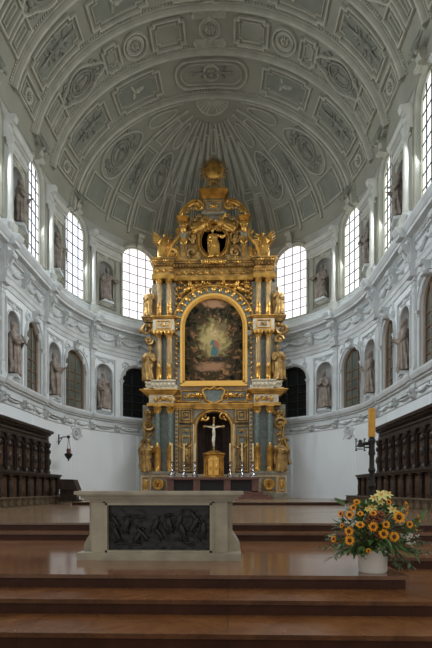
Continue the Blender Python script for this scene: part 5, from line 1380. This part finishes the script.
# ------------------------------------------------------------ gilded statues of the altarpiece
def gold_figure(lab, px_d, yfoot, ytop, m, kind='x', wings=False, sx=1, Yo=-.15, name='gilded_statue', turn=0, beard=False, flip=False):
    O = Vector((U(px_d), YF+Yo, V(yfoot))); H = (yfoot-ytop)*K
    t = thing(name, lab, 'statue', O, group=None)
    aL, aR = ARMS[kind]
    if flip: aL, aR = tuple((-x, y, z) for x, y, z in aR), tuple((-x, y, z) for x, y, z in aL)
    remesh_obj(figure_mb(O, H, sway=.07*(1 if sx > 0 else -1), armL=aL, armR=aR, turn=turn, seed=int(abs(px_d)), beard=beard), 'figure', M[m], t, .035*H/2+.004, 1)
    if wings:
        for w_ in wings_mb(O, H/1.9, turn, .95, .55): w_.build('wing', M[m], parent=t)
    return t
sl = {-1: 'left', 1: 'right'}
for sx in (-1, 1):
    L = sl[sx]
    gold_figure('gilded angel with raised wings standing on the %s end of the upper cornice' % L, sx*50, 262, 236, 'gold', 'x', True, sx, -.35, 'gilded_angel', turn=-sx*.3, flip=sx > 0)
    gold_figure('pale gilded saint on the %s bracket beside the small upper columns' % L, sx*64.5, 317.5, 288, 'goldd', 'staff', False, sx, -.1, flip=sx > 0)
    gold_figure('gilded saint on the pale pedestal %s of the painting columns' % L, sx*64.5, 382.3, 346, 'goldd', 'book', False, sx, -.1, flip=sx > 0, beard=True)
    gold_figure('gilded saint among the scrolls %s of the lowest columns' % L, sx*66, 473, 439, 'goldd', 'x', False, sx, -.25, flip=sx > 0)
    O = Vector((U(sx*13), YF-.1, V(226)))
    t = thing('gilded_angel', 'small gilded angel reclining on the %s of the round frame in the gable' % L, 'statue', O)
    mb = figure_mb(Vector((0,0,0)), 1.45, beard=False, armL=ARMS['arm'][0], armR=ARMS['x'][1], seed=3); R_ = Matrix.Rotation(-sx*rad(62), 4, 'Y')
    mb.v = [O+Vector((sx*.55, 0, -.35))+R_ @ v for v in mb.v]; remesh_obj(mb, 'figure', M['gold'], t, .035, 1)
    for w_ in wings_mb(Vector((0,0,0)), .7, 0, .9, .5): w_.v = [O+Vector((sx*.55, 0, -.35))+R_ @ v for v in w_.v]; w_.build('wing', M['gold'], parent=t)
gold_figure('gilded figure with spread arms inside the round frame of the gable', 0, 259, 228, 'gold', 'arm', False, 1, .02)

# ------------------------------------------------------------ high altar table with its steps
for i, (yy, d) in enumerate(((25.2, 58), (25.65, 54), (26.1, 50))):
    mb = MB(); x = d*.0585; mb.box(-x, x, yy, 27.9, z3+.133*i, z3+.133*(i+1)); struct(mb.build('stair_step', M['redm'], org=(0, 26.5, z3+.133*i)))
zb_ = z3+.4; zt_ = 2.36
hm = thing('high_altar_table', 'red marble altar table with black panels below the gilded altarpiece', 'altar', (0, 27, zb_))
mb = MB(); mb.box(-2.62, 2.62, 26.62, 27.6, zb_, zt_-.12); hb = mb.build('body', M['black'], parent=hm); hb['label'] = 'black recessed front panels'
for x in (-2.5, -.95, .85, 2.5):
    mb = MB(); mb.box(x-.2, x+.2, 26.5, 26.7, zb_, zt_-.12); mb.build('pier', M['redm'], parent=hm)
mb = MB(); mb.box(-2.7, 2.7, 26.5, 26.75, zb_, zb_+.06); mb.build('foot', M['redm'], parent=hm)
mb = MB(); mb.box(-2.8, 2.8, 26.4, 27.7, zt_-.12, zt_); mb.box(-2.72, 2.72, 26.45, 27.7, zt_-.17, zt_-.11); mb.build('table_top', M['redm'], parent=hm)
def tx(px, Y): return at(px, 470, Y).x
for i, (px, lab) in enumerate(((172, 'silver altar candlestick with tall candle, farthest left on the high altar'), (184, 'silver altar candlestick with tall candle, middle of the left three'), (195, 'silver altar candlestick with tall candle, nearest left of the gold tabernacle'),
        (230, 'silver altar candlestick with tall candle, nearest right of the gold tabernacle'), (242, 'silver altar candlestick with tall candle, middle of the right three'), (253, 'silver altar candlestick with tall candle, farthest right on the high altar'))):
    Yc = 27.1; x = tx(px, Yc); z = zt_
    t = thing('candlestick', lab, 'candlestick', (x, Yc, z), group='six candlesticks on the high altar')
    mb = MB(); mb.lathe([(.20,z),(.20,z+.03),(.13,z+.10),(.16,z+.16),(.08,z+.26),(.04,z+.32),(.09,z+.40),(.04,z+.48),(.03,z+.62),(.07,z+.68),(.03,z+.75),(.03,z+.85),(.12,z+.93),(.13,z+.96),(.04,z+.96)], (x, Yc, 0), 14)
    for k in range(3): a = k*2.094+.5; mb.tube([(x+.12*math.cos(a), Yc+.12*math.sin(a), z+.12), (x+.2*math.cos(a), Yc+.2*math.sin(a), z+.1), (x+.21*math.cos(a), Yc+.21*math.sin(a), z)], .03, 6)
    mb.build('holder', M['silver'], parent=t)
    mb = MB(); mb.lathe([(.045, z+.95),(.042, z+2.0),(.035, z+2.05),(.005, z+2.06)], (x, Yc, 0), 10); mb.build('candle', M['candle2'], parent=t)
xt = tx(213.8, 27.1)
tb = thing('tabernacle', 'gilded cylindrical tabernacle with bright doors on the high altar', 'tabernacle', (xt, 27.1, zt_))
mb = MB(); z = zt_; mb.lathe([(.66,z),(.66,z+.08),(.58,z+.12),(.58,z+1.28),(.62,z+1.32),(.68,z+1.38),(.68,z+1.44),(.5,z+1.5),(.2,z+1.62),(.001,z+1.64)], (xt, 27.15, 0), 28); mb.build('body', M['gold'], parent=tb)
for sx in (-1, 1):
    mb = MB(); x = xt+sx*.17; mb.prism([(x-.15, z+.1), (x+.15, z+.1), (x+.15, z+1.05), (x, z+1.2), (x-.15, z+1.05)], 26.52, 26.62)
    bead(mb, pmap(26.52), dens([(x-.11,z+.15),(x+.11,z+.15),(x+.11,z+1.02),(x-.11,z+1.02)], .3), .04, .04, True); mb.ball((x, 26.5, z+.6), .07, .04, .16, 8, 6); mb.build('door', M['gbright'], parent=tb)
for a in (-66, -42, 42, 66):
    mb = MB(); ca, sa = math.sin(rad(a)), math.cos(rad(a)); mb.lathe([(.07,z+.1),(.05,z+.16),(.05,z+1.15),(.08,z+1.26)], (xt+.6*ca, 27.15-.6*sa, 0), 8); mb.build('colonnette', M['gold'], parent=tb)
cr = thing('crucifix', 'dark cross with pale corpus standing on the tabernacle before the brown niche', 'crucifix', (xt, 27.15, z+1.64))
P = lambda px, py: at(px, py, 27.1)
mb = MB(); c0 = P(213.8, 452); c1 = P(213.8, 418); ar = P(213.8, 426.5).z
mb.box(xt-.045, xt+.045, 27.1, 27.18, z+1.62, c1.z); mb.box(xt-.58, xt+.58, 27.1, 27.18, ar-.05, ar+.05)
for (a, b) in ((xt-.58, ar), (xt+.58, ar), (xt, c1.z)): mb.ball((a, 27.14, b), .085, .06, .085, 8, 6)
mb.build('cross', M['goldd'], parent=cr)
mb = MB(); y = 27.04; b = ar-.08
mb.tube([(xt, y, b+.02), (xt, y-.02, b-.25), (xt+.02, y, b-.5), (xt-.02, y-.05, b-.8), (xt, y, b-1.12)], [.07,.10,.085,.06,.035], 10)
mb.ball((xt-.02, y-.03, b+.13), .065, .065, .085, 10, 8)
for sx in (-1, 1): mb.tube([(xt+sx*.07, y, b), (xt+sx*.27, y, b+.03), (xt+sx*.5, y+.03, b+.1)], [.045,.035,.025], 8)
for sx in (-1, 1): mb.tube([(xt+sx*.04, y, b-.5), (xt+sx*.05-.02, y-.06, b-.8), (xt+sx*.02, y, b-1.14)], [.055,.045,.03], 8)
remesh_obj(mb, 'corpus', M['corpus'], cr, .018, 1)
# ------------------------------------------------------------ light: daylight entering at every upper window
def window_light(side, i, power, c):
    _, n0, n1, w0, w1 = BU[i]; s = (w0+w1)/2; p = WP(side, s, .6, 206); n = wmap(side)(s, 206)[1]
    l = bpy.data.lights.new('daylight', 'AREA'); l.shape = 'RECTANGLE'; l.size = (w1-w0)*S*.9; l.size_y = 66*S; l.energy = power; l.color = c; l.spread = rad(150)
    o = bpy.data.objects.new('daylight', l); col.objects.link(o); o.location = p
    d = Vector((n.x, n.y, -.55)).normalized(); o.rotation_euler = d.to_track_quat('-Z', 'Y').to_euler()
PW = 430
for i in range(5):
    window_light(-1, i, PW*(.6 if i == 4 else 1), (.86, .94, 1)); window_light(1, i, PW*(.6 if i == 4 else 1), (.94, .98, 1))
w = bpy.data.worlds.new('world'); bpy.context.scene.world = w; w.use_nodes = True
bg = w.node_tree.nodes['Background']; bg.inputs['Color'].default_value = (.98, .95, .92, 1); bg.inputs['Strength'].default_value = .62
vs = bpy.context.scene.view_settings; vs.view_transform = 'Standard'; vs.look = 'None'; vs.exposure = 0; vs.gamma = 1; vs.use_curve_mapping = False
